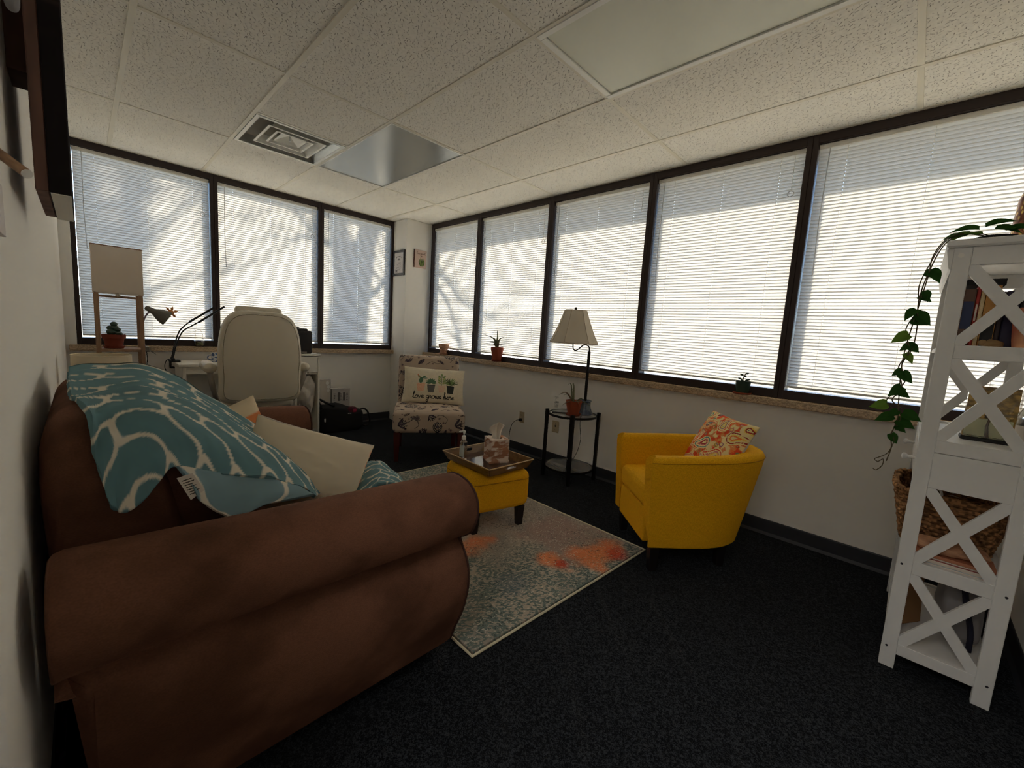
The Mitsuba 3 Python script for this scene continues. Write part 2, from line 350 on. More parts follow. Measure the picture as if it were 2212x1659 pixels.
PITCH = .0205
def blind(axis, a0, a1, label, wand_side, cord_len, ring):
    """a0<a1 along the wall; local x runs so that local +y faces the room."""
    k = thing('window_blind', label, 'window blind', 'white mini blinds in the window bands')
    L = a1 - a0; c = (a0 + a1) / 2
    if axis == 'x': M = np.array([[0, -1.0, 0], [1, 0, 0], [0, 0, 1]]); o = np.array([RX + .034, c, 0])
    else: M = np.array([[-1.0, 0, 0], [0, -1, 0], [0, 0, 1]]); o = np.array([c, BY + .034, 0])
    W = lambda m: move(m, M, o)
    holes = (-L * .36, 0.0, L * .36)
    part(k, 'headrail', W(box(-L / 2, L / 2, -.013, .014, 2.428, 2.454, .002)), 'm_blind_rail')
    base = mikit.ply(W(slat_mesh(L - .006, holes=holes)), 'm_slat', smooth=True)
    z = 2.418; n = 0
    r = random.Random(int(abs(c) * 1000) + (7 if axis == 'x' else 0))
    while z > .990:
        d = dict(base); d['to_world'] = T().translate([0, 0, z + r.uniform(-.0006, .0006)])
        scene[numpart(k + '__slat')] = d
        z -= PITCH; n += 1
    part(k, 'bottom_rail', W(box(-L / 2 + .003, L / 2 - .003, -.012, .012, z + .002, z + .014, .003)), 'm_blind_rail')
    for hx in holes:
        for sy in (-.0135, .0135):
            part(k, 'ladder_cord', W(tube([(hx, sy, 2.43), (hx, sy, z + .01)], .0007, 5)), 'm_cord')
    wx = wand_side * (L / 2 - .055)
    part(k, 'wand', W(tube([(wx, .022, 2.425), (wx + .004, .026, 2.0), (wx - .003, .024, 1.68)], .0032, 6)), 'm_clear', smooth=True, label='thin clear tilt wand')
    px = -wx
    part(k, 'pull_cord', W(tube([(px, .020, 2.43), (px, .022, 2.43 - cord_len)], .0011, 5)), 'm_cord')
    a = np.arange(16) * 2 * np.pi / 16
    if ring: part(k, 'pull_ring', W(tube(np.stack([px + .017 * np.cos(a), a * 0 + .022, 2.43 - cord_len - .017 + .017 * np.sin(a)], 1), .0032, 6, closed=True)), 'm_clear', smooth=True, label='clear ring at the end of the pull cord')
    return k

WR = [(COLY - .035, 3.633), (3.633, 2.614), (2.614, 1.610), (1.610, 0.603), (0.603, FY)]
WRL = ['narrow window beside the corner column in the right wall', 'second window from the column in the right wall', 'window behind the table lamp in the right wall',
       'window behind the little green pot in the right wall', 'window behind the white bookcase in the right wall']
names = ['narrow white mini blind in the right window next to the corner column', 'white mini blind behind the aloe pot on the right sill', 'white mini blind behind the floral-base table lamp',
         'greyish white mini blind above the small green pot', 'wide white mini blind behind the trailing plant and bookcase']
names[2] = 'white mini blind behind the bell-shaped lamp on the side table'
for i, (a, b_) in enumerate(WR):
    lo, hi = min(a, b_), max(a, b_)
    window(i + 1, 'x', lo, hi, WRL[i])
    blind('x', lo + .0315, hi - .0315, names[i], 1, (.32, .30, .20, .22, .30)[i], i != 2)
WB = [(LX + .066, .907), (.907, 1.884), (1.884, COLX)]
WBL = ['left window of the back wall', 'middle window of the back wall behind the office chair', 'right window of the back wall next to the column']
nb = ['white mini blind in the left back window, streaked by a tree shadow', 'bright white mini blind in the middle back window behind the office chair', 'bluish shaded white mini blind in the back window next to the column']
for i, (a, b_) in enumerate(WB):
    window(6 + i, 'y', a, b_, WBL[i])
    blind('y', a + .0315, b_ - .0315, nb[i], 1, .28, True)

# outside: overhang above the right windows, ground, bare trees (their shadows fall on the blinds)
struct('trim_6', box(RX + .14, RX + .52, FY - 1.5, BY + .2, 2.52, 2.66), 'm_concrete', 'concrete canopy outside above the right windows')
struct('ground', box(-40, 45, -40, 45, -0.6, -0.5), 'm_ground', 'pale winter lawn outside the windows')
struct('trim_7', box(RX + .14, RX + .24, BY - .25, BY + .24, -.5, 2.6), 'm_concrete', 'outside face of the building corner')
# bare trees outside; t is the distance from the blinds along the sun's direction
def tree(label, limbs, t, plane, seed, twigs=5):
    k = thing('bare_tree', label, 'tree', 'bare trees outside the windows')
    r = random.Random(seed); off = SUN * t
    def at(a, z): return (np.array([a, BY + .035, z]) if plane == 'y' else np.array([RX + .035, a, z])) + off
    for n, (pts, r0, r1) in enumerate(limbs):
        p = smooth_path([at(*q) for q in pts], 14)
        part(k, 'trunk' if n == 0 else 'branch', tube(p, np.linspace(r0, r1, 14), 8), 'm_bark', smooth=True)
        if n == 0: continue
        tw = []
        for i in range(twigs):
            q = p[r.randrange(4, 14)]; d = np.array([r.uniform(-1, 1), r.uniform(-1, 1), r.uniform(.1, 1)]); d /= np.linalg.norm(d)
            L = r.uniform(.5, 1.3); pp = smooth_path([q, q + d * L * .5 + np.array([0, 0, .06]), q + d * L], 6)
            tw.append(tube(pp, np.linspace(r1 * .8, .006, 6), 5))
            for j in range(3):
                q2 = pp[r.randrange(2, 6)]; d2 = d + np.array([r.uniform(-.7, .7), r.uniform(-.7, .7), r.uniform(-.4, .7)]); L2 = r.uniform(.25, .7)
                tw.append(tube([q2, q2 + d2 * L2 * .5 + np.array([.02, .02, .03]), q2 + d2 * L2], [.009, .007, .004], 4))
        part(k, 'twig_cluster', cat(tw), 'm_bark', kind='stuff')
    return k
tree('bare tree with a forked trunk outside the left back window',
     [([(.14, -8), (.15, -3), (.16, .4), (.18, 1.75)], .20, .17), ([(.13, 1.5), (.06, 2.0), (.02, 2.8), (-.1, 3.8)], .11, .06), ([(.22, 1.5), (.33, 1.95), (.32, 2.5), (.42, 3.6)], .10, .05),
      ([(.28, 1.5), (.55, 2.0), (.9, 2.45), (1.4, 3.3)], .045, .02), ([(.25, 1.2), (.6, 1.5), (1.2, 1.75), (1.9, 2.3)], .035, .015), ([(.3, 1.9), (.45, 2.3), (.6, 2.7), (.7, 3.4)], .05, .02)], 10.0, 'y', 5)
tree('thick leaning bare tree outside the back window next to the column',
     [([(2.1, -8), (2.15, -3), (2.2, .8), (2.3, 2.0)], .21, .18), ([(2.25, 1.7), (2.4, 2.15), (2.5, 2.6), (2.6, 3.6)], .14, .07), ([(2.2, 1.6), (2.12, 2.1), (2.05, 2.6), (1.9, 3.8)], .12, .05),
      ([(2.25, 1.4), (2.55, 1.62), (2.75, 1.9), (3.2, 2.6)], .05, .02), ([(2.2, 2.0), (1.8, 2.2), (1.4, 2.6)], .03, .015)], 5.0, 'y', 8, 4)
tree('bare tree outside the right window next to the column',
     [([(5.3, -7), (5.2, -2), (5.0, 1.0), (4.95, 2.5)], .15, .12), ([(4.97, 1.7), (4.4, 1.9), (3.9, 1.55), (3.3, 1.35)], .05, .02), ([(4.95, 2.0), (4.3, 1.65), (4.0, 1.2), (3.8, .7)], .05, .02), ([(4.95, 2.2), (4.5, 2.5), (3.6, 2.9)], .05, .02)], 8.0, 'x', 3, 5)
# ---------------------------------------------------------------- ceiling fixtures and vent
mat('m_lens', srgb(206, 208, 194), 0.38, specular=0.5)
mat('m_lens_gloss', srgb(150, 152, 148), 0.20, specular=0.9, metallic=0.35)
mat('m_white_metal', srgb(224, 224, 218), 0.35, specular=0.5)
mat('m_vent_metal', srgb(176, 180, 180), 0.22, metallic=0.65)
mat('m_black', srgb(18, 18, 20), 0.5)
def troffer(label, x0, x1, y0, y1, lens, rim):
    k = thing('ceiling_light', label, 'ceiling light')
    e, w = .004, rim; z = CEIL + .0015
    part(k, 'frame', cat(box(x0 + e, x0 + w, y0 + e, y1 - e, z - .004, z + .02, .002), box(x1 - w, x1 - e, y0 + e, y1 - e, z - .004, z + .02, .002),
                         box(x0 + w, x1 - w, y0 + e, y0 + w, z - .004, z + .02, .002), box(x0 + w, x1 - w, y1 - w, y1 - e, z - .004, z + .02, .002)), 'm_white_metal')
    part(k, 'lens', box(x0 + w + .003, x1 - w - .003, y0 + w + .003, y1 - w - .003, z + .003, z + .008), lens)
    part(k, 'housing', box(x0 + e, x1 - e, y0 + e, y1 - e, z + .021, z + .045), 'm_white_metal')
troffer('large unlit fluorescent ceiling light with flat greenish white lens', GX[3], GX[4], GY[1], GY[2], 'm_lens', .034)
troffer('unlit ceiling panel light with glossy grey lens beside the air vent', GX[3], GX[4], GY[3], GY[4], 'm_lens_gloss', .016)

def frustum(r0, z0, r1, z1, t=.0025):
    """Square ring, sloping from rectangle r0=(x0,x1,y0,y1) at z0 to r1 at z1, with thickness t."""
    def rect(r, z, d): return [(r[0] + d, r[2] + d, z), (r[1] - d, r[2] + d, z), (r[1] - d, r[3] - d, z), (r[0] + d, r[3] - d, z)]
    v = rect(r0, z0, 0) + rect(r1, z1, 0) + rect(r0, z0 + t, t) + rect(r1, z1 + t, t); f = []
    for i in range(4):
        j = (i + 1) % 4
        f += [[i, j, j + 4, i + 4], [i + 8, i + 12, j + 12, j + 8], [i, i + 8, j + 8, j], [i + 4, j + 4, j + 12, i + 12]]
    return tm(v, f)
def inset(r, d): return (r[0] + d, r[1] - d, r[2] + d, r[3] - d)
k = thing('air_vent', 'square metal ceiling air vent with nested louvre frames', 'air vent')
vr = inset(VENT, TW + .002); z = CEIL
part(k, 'flange', frustum(vr, z - .001, inset(vr, .022), z - .003), 'm_white_metal')
part(k, 'pan', frustum(inset(vr, .02), z - .002, inset(vr, .085), z + .075), 'm_vent_metal', label='shiny recessed vent pan')
for a, dz in ((.098, .0), (.165, .004)):
    r1 = inset(vr, a)
    part(k, 'louvre', cat(frustum(r1, z + dz, inset(r1, .013), z + dz - .002), frustum(inset(r1, .013), z + dz - .002, inset(r1, .055), z + dz + .05)), 'm_white_metal')
rc = inset(vr, .205); cx, cy = (rc[0] + rc[1]) / 2, (rc[2] + rc[3]) / 2
part(k, 'cone', tm([(rc[0], rc[2], z + .012), (rc[1], rc[2], z + .012), (rc[1], rc[3], z + .012), (rc[0], rc[3], z + .012), (cx, cy, z + .05)], [[0, 1, 4], [1, 2, 4], [2, 3, 4], [3, 0, 4]]), 'm_white_metal')
part(k, 'screw', tube([(cx, cy, z + .06), (cx, cy, z + .012)], .004, 8), 'm_vent_metal')
part(k, 'duct', frustum(inset(vr, .085), z + .0765, inset(vr, .12), z + .25), 'm_vent_metal', label='metal duct above the vent')
part(k, 'duct_cap', box(vr[0] + .1, vr[1] - .1, vr[2] + .1, vr[3] - .1, z + .25, z + .256), 'm_vent_metal', label='metal duct above the vent')
# ---------------------------------------------------------------- sofa
def suede_fn(p, n, uv):
    a = fb(p.x * 6, p.y * 6, p.z * 6, 4); b = nz(p.x * 380, p.y * 380, p.z * 380)
    return mix(srgb(82, 55, 43), srgb(114, 79, 63), sst(0.3, 0.7, a)) * (0.85 + 0.3 * b)
scene['m_suede'] = {'type': 'twosided', 'b': {'type': 'principled', 'base_color': mikit.proc(suede_fn), 'roughness': 0.9, 'specular': 0.1, 'sheen': 0.6, 'sheen_tint': 0.7}}
mat('m_piping', srgb(62, 36, 28), 0.85)
mat('m_dark_wood', srgb(26, 20, 18), 0.4)

so = thing('sofa', 'brown suede loveseat with rolled arms against the left wall', 'sofa')
ARM = [(1.118, .062), (1.098, .12), (1.062, .20), (1.040, .28), (1.034, .34), (1.044, .40), (1.075, .45), (1.105, .478), (1.075, .492), (1.032, .525), (1.008, .575), (1.004, .625),
       (1.022, .668), (1.060, .696), (1.110, .707), (1.160, .703), (1.205, .678), (1.232, .63), (1.238, .56), (1.238, .062)]
def arm_loop(n=90):
    p = np.array(ARM + [ARM[0]]); q = smooth_path(p[:19], n)
    return np.vstack([q, p[19:20]])
AL = arm_loop()
def arm_mesh(sign, yc):
    """Loft of the arm profile along x; the back end is rounded and a little higher. sign=-1 mirrors about the sofa's middle."""
    xs = [-.068, -.060, -.045, -.02, .1, .3, .5, .7, .84, .893, .912, .920]; secs = []
    for x in xs:
        s = np.clip((.92 - x) / .98, 0, 1); q = AL.copy(); up = np.clip((q[:, 1] - .06) / .64, 0, 1)
        q[:, 1] += up * .035 * s
        if x < -.0: pass
        e = 1.0
        if x > .9: e = {.912: .992, .920: .972}.get(x, 1)
        if x < -.05: e = {-.068: .955, -.060: .985}[x]
        c = np.array([1.135, .40]); q = c + (q - c) * e
        if sign < 0: q[:, 0] = yc * 2 - q[:, 0]
        low = q[:, 1] < .47
        xx = np.full(len(q), x)
        if x < .05: xx = np.where(low, np.maximum(x, -.015 + .0 * x), x)
        secs.append(np.stack([xx, q[:, 0], q[:, 1]], 1))
    S = np.array(secs); m, n = S.shape[:2]; F = []
    for i in range(m - 1):
        for j in range(n): F.append([i * n + j, (i + 1) * n + j, (i + 1) * n + (j + 1) % n, i * n + (j + 1) % n])
    f = np.array(F); f = np.vstack([f[:, [0, 1, 2]], f[:, [0, 2, 3]]])
    poly = Polygon(S[-1][:, 1:]); _, tf = trimesh.creation.triangulate_polygon(poly, engine='earcut') if False else (None, None)
    v = S.reshape(-1, 3); caps = []
    for base, row in ((0, 0), ((m - 1) * n, m - 1)):
        c = len(v); v = np.vstack([v, S[row].mean(0) + [0, 0.03 * 0, 0]])
        caps += [[base + j, base + (j + 1) % n, c] for j in range(n)]
    f = np.vstack([f, caps])
    t = trimesh.Trimesh(v, f, process=False); trimesh.repair.fix_normals(t)
    return t
YC = 1.865                                  # middle of the sofa
for sg in (1, -1):
    part(so, 'arm', arm_mesh(sg, YC), 'm_suede', smooth=50)
    q = AL * [1, 1]; c = np.array([1.135, .40]); q = c + (q - c) * .985
    if sg < 0: q[:, 0] = 2 * YC - q[:, 0]
    part(so, 'piping', tube(np.stack([np.full(len(q), .919), q[:, 0], q[:, 1]], 1), .0045, 6, closed=True), 'm_piping', smooth=True, label='dark piping around the arm front')
YA, YB = 1.245, 2 * YC - 1.245
part(so, 'base', rbox(.02, .895, YA - .02, YB + .02, .07, .30, .02), 'm_suede', smooth=40)
for i in range(2):
    y0 = YA + .003 + i * (YB - YA) / 2; part(so, 'seat_cushion', rbox(.16, .945, y0, y0 + (YB - YA) / 2 - .006, .295, .455, .05), 'm_suede', smooth=50)
# back: rounded slab standing against the wall
def back_loop(s):
    pts = np.array([(.10, .10), (-.040, .12), (-.066, .35), (-.084, .60), (-.092, .80), (-.080, .90), (-.050, .950), (.0, .966), (.05, .95), (.10, .90), (.15, .80), (.20, .55), (.22, .30), (.2, .10)])
    c = np.array([.06, .55]); return c + (smooth_path(np.vstack([pts, pts[:1]]), 60)[:-1] - c) * s
ys = [1.285, 1.30, 1.34, 1.42, 1.52, 2.21, 2.31, 2.39, 2.43, 2.445]; sc = [.72, .83, .91, .96, 1, 1, .96, .91, .83, .72]
S = np.array([np.stack([back_loop(s)[:, 0], np.full(59, y), back_loop(s)[:, 1]], 1) for y, s in zip(ys, sc)])
S[..., 0] = np.maximum(S[..., 0], LX + .006)
m_, n_ = S.shape[:2]; v = S.reshape(-1, 3); F = [[i * n_ + j, (i + 1) * n_ + j, (i + 1) * n_ + (j + 1) % n_, i * n_ + (j + 1) % n_] for i in range(m_ - 1) for j in range(n_)]
f = np.array(F); f = np.vstack([f[:, [0, 1, 2]], f[:, [0, 2, 3]]])
for b0, row in ((0, 0), ((m_ - 1) * n_, m_ - 1)):
    c = len(v); v = np.vstack([v, S[row].mean(0)]); f = np.vstack([f, [[b0 + j, b0 + (j + 1) % n_, c] for j in range(n_)]])
t = trimesh.Trimesh(v, f, process=False); trimesh.repair.fix_normals(t)
part(so, 'back', t, 'm_suede', smooth=50)
def blob(c, half, R=np.eye(3), e=(.5, .6), n=(40, 60)):
    """Superellipsoid cushion."""
    th, ph = np.meshgrid(np.linspace(-np.pi / 2, np.pi / 2, n[0]), np.linspace(-np.pi, np.pi, n[1], endpoint=False), indexing='ij')
    pw = lambda x, k: np.sign(x) * np.abs(x) ** k
    P = np.stack([pw(np.cos(th), e[0]) * pw(np.cos(ph), e[1]) * half[0], pw(np.cos(th), e[0]) * pw(np.sin(ph), e[1]) * half[1], pw(np.sin(th), e[0]) * half[2]], -1)
    v = P.reshape(-1, 3) @ np.asarray(R).T + np.array(c); i, j = np.meshgrid(np.arange(n[0] - 1), np.arange(n[1]), indexing='ij')
    q = np.stack([i * n[1] + j, i * n[1] + (j + 1) % n[1], (i + 1) * n[1] + (j + 1) % n[1], (i + 1) * n[1] + j], -1).reshape(-1, 4)
    return tm(v, q)
for y in (1.59, 2.14):
    part(so, 'back_cushion', blob((.205, y, .635), (.165, .268, .262), roty(-.42), (.6, .5)), 'm_suede', smooth=True)
for x, y in ((.84, 1.19), (.84, 2 * YC - 1.19), (.03, 1.19), (.03, 2 * YC - 1.19)):
    part(so, 'foot', lathe([(0, 0), (.022, 0), (.032, .035), (.036, .066), (0, .066)], 16, (x, y, 0)), 'm_dark_wood', smooth=40)

# ---------------------------------------------------------------- teal throws
def trellis(u, w):
    """0..1 mask of white quatrefoil lines; cells of 1 x 1 in (u, w)."""
    a, b = u + w, u - w                       # diagonal axes: a wavy lattice
    d = 9.0
    fa = a + .16 * np.sin(2 * np.pi * b) ; fb2 = b + .16 * np.sin(2 * np.pi * a)
    da = np.abs(fa - np.round(fa)); db = np.abs(fb2 - np.round(fb2))
    return np.minimum(da, db)
def throw_colors(uvw, back=False):
    d = trellis(uvw[:, 0], uvw[:, 1]); nn = meshkit.fbm(np.stack([uvw[:, 0] * 14, uvw[:, 1] * 14, uvw[:, 0] * 0], 1), 3)
    m = 1 - np.clip((d + (nn - .5) * .03 - .050) / .02, 0, 1)
    teal, white = np.array(srgb(96, 130, 136)), np.array(srgb(214, 206, 190))
    if back: teal = np.array(srgb(122, 148, 156))
    big = meshkit.fbm(np.stack([uvw[:, 0] * 3, uvw[:, 1] * 3, uvw[:, 0] * 0 + 5], 1), 3)[:, None]
    return over(np.ones((len(d), 3)) * teal * (.85 + .3 * big), m, white)
def fleece_h(p, n, uv): return nz(p.x * 500, p.y * 500, p.z * 500) * .5 + nz(p.x * 160, p.y * 160, p.z * 160) * .5
scene['m_throw'] = {'type': 'twosided', 'b': {'type': 'bumpmap', 't': mikit.proc(fleece_h, 5e-4), 'scale': .002, 'b': {'type': 'principled', 'base_color': VCOL, 'roughness': 0.95, 'specular': 0.1, 'sheen': 0.5}}}
def cloth(ctrl, nu, nv, thick, cell, off=(0, 0), wr=.006, seed=0, back=False):
    P = resample(ctrl, nu, nv); N = grid_normals(P)
    du = np.concatenate([[0], np.cumsum(np.linalg.norm(np.diff(P[:, nv // 2], axis=0), axis=1))]); dv = np.concatenate([[0], np.cumsum(np.linalg.norm(np.diff(P[nu // 2], axis=0), axis=1))])
    U, V = np.meshgrid(du, dv, indexing='ij'); V = np.concatenate([np.zeros((nu, 1)), np.cumsum(np.linalg.norm(np.diff(P, axis=1), axis=2), axis=1)], 1)
    q = np.stack([U * 5, V * 9, U * 0], -1)
    fold = (meshkit.fbm(q, 3, seed) - .5) * 2 * wr + (meshkit.fbm(np.stack([(U * .8 + V * .5) * 16, (V - U * .3) * 4, U * 0], -1), 2, seed + 9) - .5) * wr * 1.6
    P = P + N * fold[..., None]
    m, idx = thick_sheet(P, thick)
    uvw = np.stack([(U / cell[0] + off[0]).reshape(-1)[idx], (V / cell[1] + off[1]).reshape(-1)[idx]], 1)
    return m, throw_colors(uvw, back)
THROW = [[(-0.038, 2.100, 0.995), (-0.038, 1.750, 0.989), (-0.016, 1.440, 0.984), (0.001, 1.340, 0.963), (0.007, 1.275, 0.891), (0.027, 1.240, 0.779)],
 [(0.008, 2.150, 1.001), (0.004, 1.750, 0.983), (0.017, 1.420, 0.975), (0.024, 1.300, 0.931), (0.035, 1.265, 0.862), (0.048, 1.240, 0.759)],
 [(0.077, 2.200, 0.996), (0.063, 1.740, 0.982), (0.059, 1.400, 0.975), (0.062, 1.295, 0.921), (0.070, 1.270, 0.859), (0.078, 1.245, 0.775)],
 [(0.150, 2.200, 0.995), (0.127, 1.740, 0.983), (0.110, 1.400, 0.973), (0.108, 1.300, 0.931), (0.111, 1.280, 0.877), (0.113, 1.260, 0.813)],
 [(0.236, 2.150, 0.962), (0.206, 1.750, 0.950), (0.172, 1.420, 0.949), (0.162, 1.320, 0.920), (0.155, 1.290, 0.882), (0.144, 1.270, 0.841)],
 [(0.325, 2.100, 0.899), (0.295, 1.760, 0.894), (0.249, 1.450, 0.902), (0.231, 1.350, 0.879), (0.218, 1.310, 0.845), (0.207, 1.285, 0.810)],
 [(0.416, 2.000, 0.831), (0.385, 1.720, 0.824), (0.341, 1.470, 0.839), (0.320, 1.370, 0.826), (0.305, 1.330, 0.802), (0.290, 1.295, 0.777)],
 [(0.522, 1.920, 0.731), (0.485, 1.690, 0.743), (0.436, 1.480, 0.769), (0.415, 1.400, 0.766), (0.398, 1.350, 0.756), (0.381, 1.310, 0.745)],
 [(0.592, 1.800, 0.641), (0.559, 1.650, 0.653), (0.516, 1.500, 0.683), (0.495, 1.430, 0.688), (0.475, 1.380, 0.691), (0.457, 1.345, 0.693)],
 [(0.650, 1.680, 0.529), (0.619, 1.600, 0.554), (0.584, 1.520, 0.583), (0.558, 1.460, 0.603), (0.540, 1.420, 0.616), (0.519, 1.380, 0.631)]]
UNDER = [[(0.144, 1.272, 0.843), (0.168, 1.255, 0.797), (0.188, 1.245, 0.750)],
 [(0.208, 1.290, 0.811), (0.229, 1.265, 0.755), (0.231, 1.240, 0.708)],
 [(0.291, 1.300, 0.778), (0.291, 1.265, 0.722), (0.269, 1.240, 0.681)],
 [(0.384, 1.320, 0.743), (0.379, 1.280, 0.712), (0.339, 1.255, 0.697)],
 [(0.459, 1.350, 0.695), (0.471, 1.320, 0.683), (0.486, 1.300, 0.674)]]
TAG = [(0.144, 1.248, 0.818), (0.175, 1.248, 0.825), (0.199, 1.248, 0.776), (0.17, 1.248, 0.756)]

bl = thing('throw_blanket', 'teal fleece blanket with white lattice draped over the near sofa back', 'blanket')
m, c = cloth(THROW, 150, 90, .012, (.20, .20), (.15, .1), .010, 3)
part(bl, 'sheet', m, 'm_throw', smooth=True, color=c)
m, c = cloth(UNDER, 70, 40, .008, (.235, .27), (.4, .3), .006, 6, True)
part(bl, 'turned_corner', m, 'm_throw', smooth=True, color=c, label='paler underside of the turned-up blanket corner')
mat('m_tag', srgb(206, 196, 184), 0.6)
mat('m_ink', srgb(60, 52, 48), 0.7)
q = np.array(TAG); nrm = np.cross(q[1] - q[0], q[3] - q[0]); nrm /= np.linalg.norm(nrm); nrm *= np.sign(nrm @ np.array([0, -1, 0]))
tg = part(bl, 'care_tag', hull_pts(np.vstack([q + nrm * .0005, q - nrm * .0005])), 'm_tag', label='white care tag with tiny print')
e1, e2 = q[1] - q[0], q[3] - q[0]; ln = []
for i in range(7):
    a = q[0] + e2 * (.16 + .1 * i) + e1 * .16; w_ = (.62, .7, .55, .66, .6, .7, .4)[i]
    ln.append(hull_pts(np.array([a, a + e1 * w_, a + e2 * .03, a + e1 * w_ + e2 * .03]).repeat(2, 0) + np.tile([nrm * .0006, nrm * .0012], (4, 1))))
part(tg, 'print', cat(ln), 'm_ink')
T2 = [[(0.735, 1.850, 0.500), (0.693, 1.650, 0.500), (0.644, 1.450, 0.500)],
 [(0.935, 1.850, 0.545), (0.868, 1.650, 0.585), (0.753, 1.450, 0.590)],
 [(1.010, 1.850, 0.525), (0.945, 1.650, 0.560), (0.822, 1.450, 0.590)],
 [(1.065, 1.850, 0.470), (1.010, 1.650, 0.505), (0.886, 1.450, 0.555)],
 [(1.085, 1.850, 0.400), (1.040, 1.650, 0.425), (0.935, 1.450, 0.478)],
 [(1.060, 1.850, 0.300), (1.025, 1.650, 0.290), (0.955, 1.450, 0.370)]]
t2 = thing('throw_blanket', 'teal lattice blanket end bunched on the front edge of the sofa seat', 'blanket')
m, c = cloth(T2, 60, 50, .012, (.10, .12), (.2, .3), .012, 12)
part(t2, 'sheet', m, 'm_throw', smooth=True, color=c)

# sofa cushions
mat('m_cushion', VCOL, 0.9, specular=.1, sheen=.3)
def frame(e1, e2, o):
    """Local x along e1, local z along -e2 (down), local -y the face normal."""
    e1 = np.array(e1, float); e1 /= np.linalg.norm(e1); e2 = np.array(e2, float); e2 -= e1 * (e1 @ e2); e2 /= np.linalg.norm(e2)
    z = -e2; y = np.cross(z, e1); return np.stack([e1, y, z], 1), np.array(o, float)
def stripes(s):
    cols = [srgb(226, 208, 178)] * 3 + [srgb(222, 140, 88)] * 2 + [srgb(232, 176, 120), srgb(228, 190, 140), srgb(214, 210, 190), srgb(150, 158, 140), srgb(226, 150, 90), srgb(222, 120, 74), srgb(234, 200, 150), srgb(226, 208, 178)] + [srgb(224, 140, 90), srgb(228, 206, 170)] * 2
    i = np.clip((s * len(cols)).astype(int), 0, len(cols) - 1); return np.array(cols)[i]
V, f, uv, side = pillow_grid(0.455, .42, .23, 70, 70, .05)
wr = (meshkit.fbm(np.stack([uv[:, 0] * 1.4, uv[:, 1] * 3.2, side * 3.0], 1), 3, 4) - .5) * .03 * (1 - np.abs(uv[:, 0]) ** 3)
V = V + np.stack([wr * 0, wr * np.where(side == 0, 1, -1), wr * 0], 1)
e = (np.abs(uv[:, 0]) > .985) | (side == 1)
col = np.where(e[:, None], stripes((uv[:, 1] + 1) / 2 % 1.0), np.array(srgb(222, 208, 184)) * np.ones((len(uv), 3)))
e1, e2 = np.array([.383, -.2, -.137]), np.array([-.05, -.42, -.85]); R, o = frame(e1, e2, 0)
A = np.array([.457, 1.80, .827]); ctr = A + R[:, 0] * .225 - R[:, 2] * .19
k = thing('cushion', 'cream linen cushion with an orange striped back, low on the sofa', 'cushion')
part(k, 'cover', move(tm(V, f), R, ctr), 'm_cushion', smooth=True, color=col)
P = smooth_path([(-.22, -.004, .205), (-.1, -.03, .192), (.1, -.03, .192), (.222, -.004, .205)], 30)
part(k, 'piping', tube(P @ R.T + ctr, .004, 6), 'm_tag', smooth=True)
V, f, uv, side = pillow_grid(.40, .40, .15, 50, 50, .05)
er, el = np.array([.64, 0, -.77]), np.array([-.93, 0.02, -.36]); R, o = frame(-el, er + np.array([0, -.18, 0]), 0)
ctr = np.array([.492, 2.0, .882]) - R[:, 0] * .195 - R[:, 2] * .195
col = stripes((1 - uv[:, 1]) / 2)
k = thing('cushion', 'orange, cream and sage striped cushion standing behind the blanket', 'cushion')
part(k, 'cover', move(tm(V, f), R, ctr), 'm_cushion', smooth=True, color=col)
# ---------------------------------------------------------------- rug
def rug_fn(p, n, uv):
    x, y = p.x, p.y
    g = fb(x * 3.1 + 3, y * 3.1, 1.0, 4); g2 = fb(x * 7, y * 7, 9.0, 3); sp = nz(x * 230, y * 230, 2.0); sp2 = nz(x * 110 + y * 60, y * 120, 5.0); st = nz(x * 60, y * 260, 8.0)
    def patch(cx, cy, rx, ry): return 1 - sst(0.25, 1.0, dr.sqrt(dr.square((x - cx) / rx) + dr.square((y - cy) / ry)) + (g2 - 0.5) * 1.5)
    c = mix(srgb(172, 160, 146), srgb(150, 142, 132), sst(.4, .6, g))
    teal = dr.maximum(1 - sst(-.15, .25, (y - 1.62) + (x - 1.0) * .38 + (g - .5) * .9), sst(2.45, 2.65, y + (g - .5) * .6))
    c = mix(c, srgb(108, 120, 114), teal * sst(.36, .54, sp2 * .6 + g2 * .4))
    c = mix(c, srgb(84, 102, 110), patch(1.40, 1.28, .16, .12) * .55)
    c = mix(c, srgb(158, 116, 108), patch(2.02, 1.42, .30, .34) * .45)
    o = dr.maximum(patch(1.98, 1.16, .22, .16), dr.maximum(patch(1.40, 1.66, .26, .14), patch(1.72, 1.30, .10, .12)))
    c = mix(c, srgb(222, 128, 74), o * .85)
    c = mix(c, srgb(196, 62, 40), dr.maximum(patch(2.06, 1.06, .09, .09), dr.maximum(patch(1.36, 1.64, .07, .05), patch(1.74, 1.22, .05, .05))) * .8)
    dk = sst(.58, .78, sp * .55 + sp2 * .45) * (.35 + .65 * sst(.35, .6, g2))
    c = mix(c, srgb(62, 66, 66), dk * .75)
    c = mix(c, srgb(216, 206, 190), sst(.62, .8, nz(x * 190 + 40, y * 190, 3.0) * .6 + st * .4) * .5)
    return c
def rug_h(p, n, uv): return nz(p.x * 230, p.y * 230, 2.0) * .6 + nz(p.x * 110 + p.y * 60, p.y * 120, 5.0) * .4
scene['m_rug'] = {'type': 'twosided', 'b': {'type': 'bumpmap', 't': mikit.proc(rug_h, 5e-4), 'scale': .003, 'b': {'type': 'principled', 'base_color': mikit.proc(rug_fn), 'roughness': .95, 'specular': .1}}}
mat('m_binding', srgb(206, 196, 170), .9)
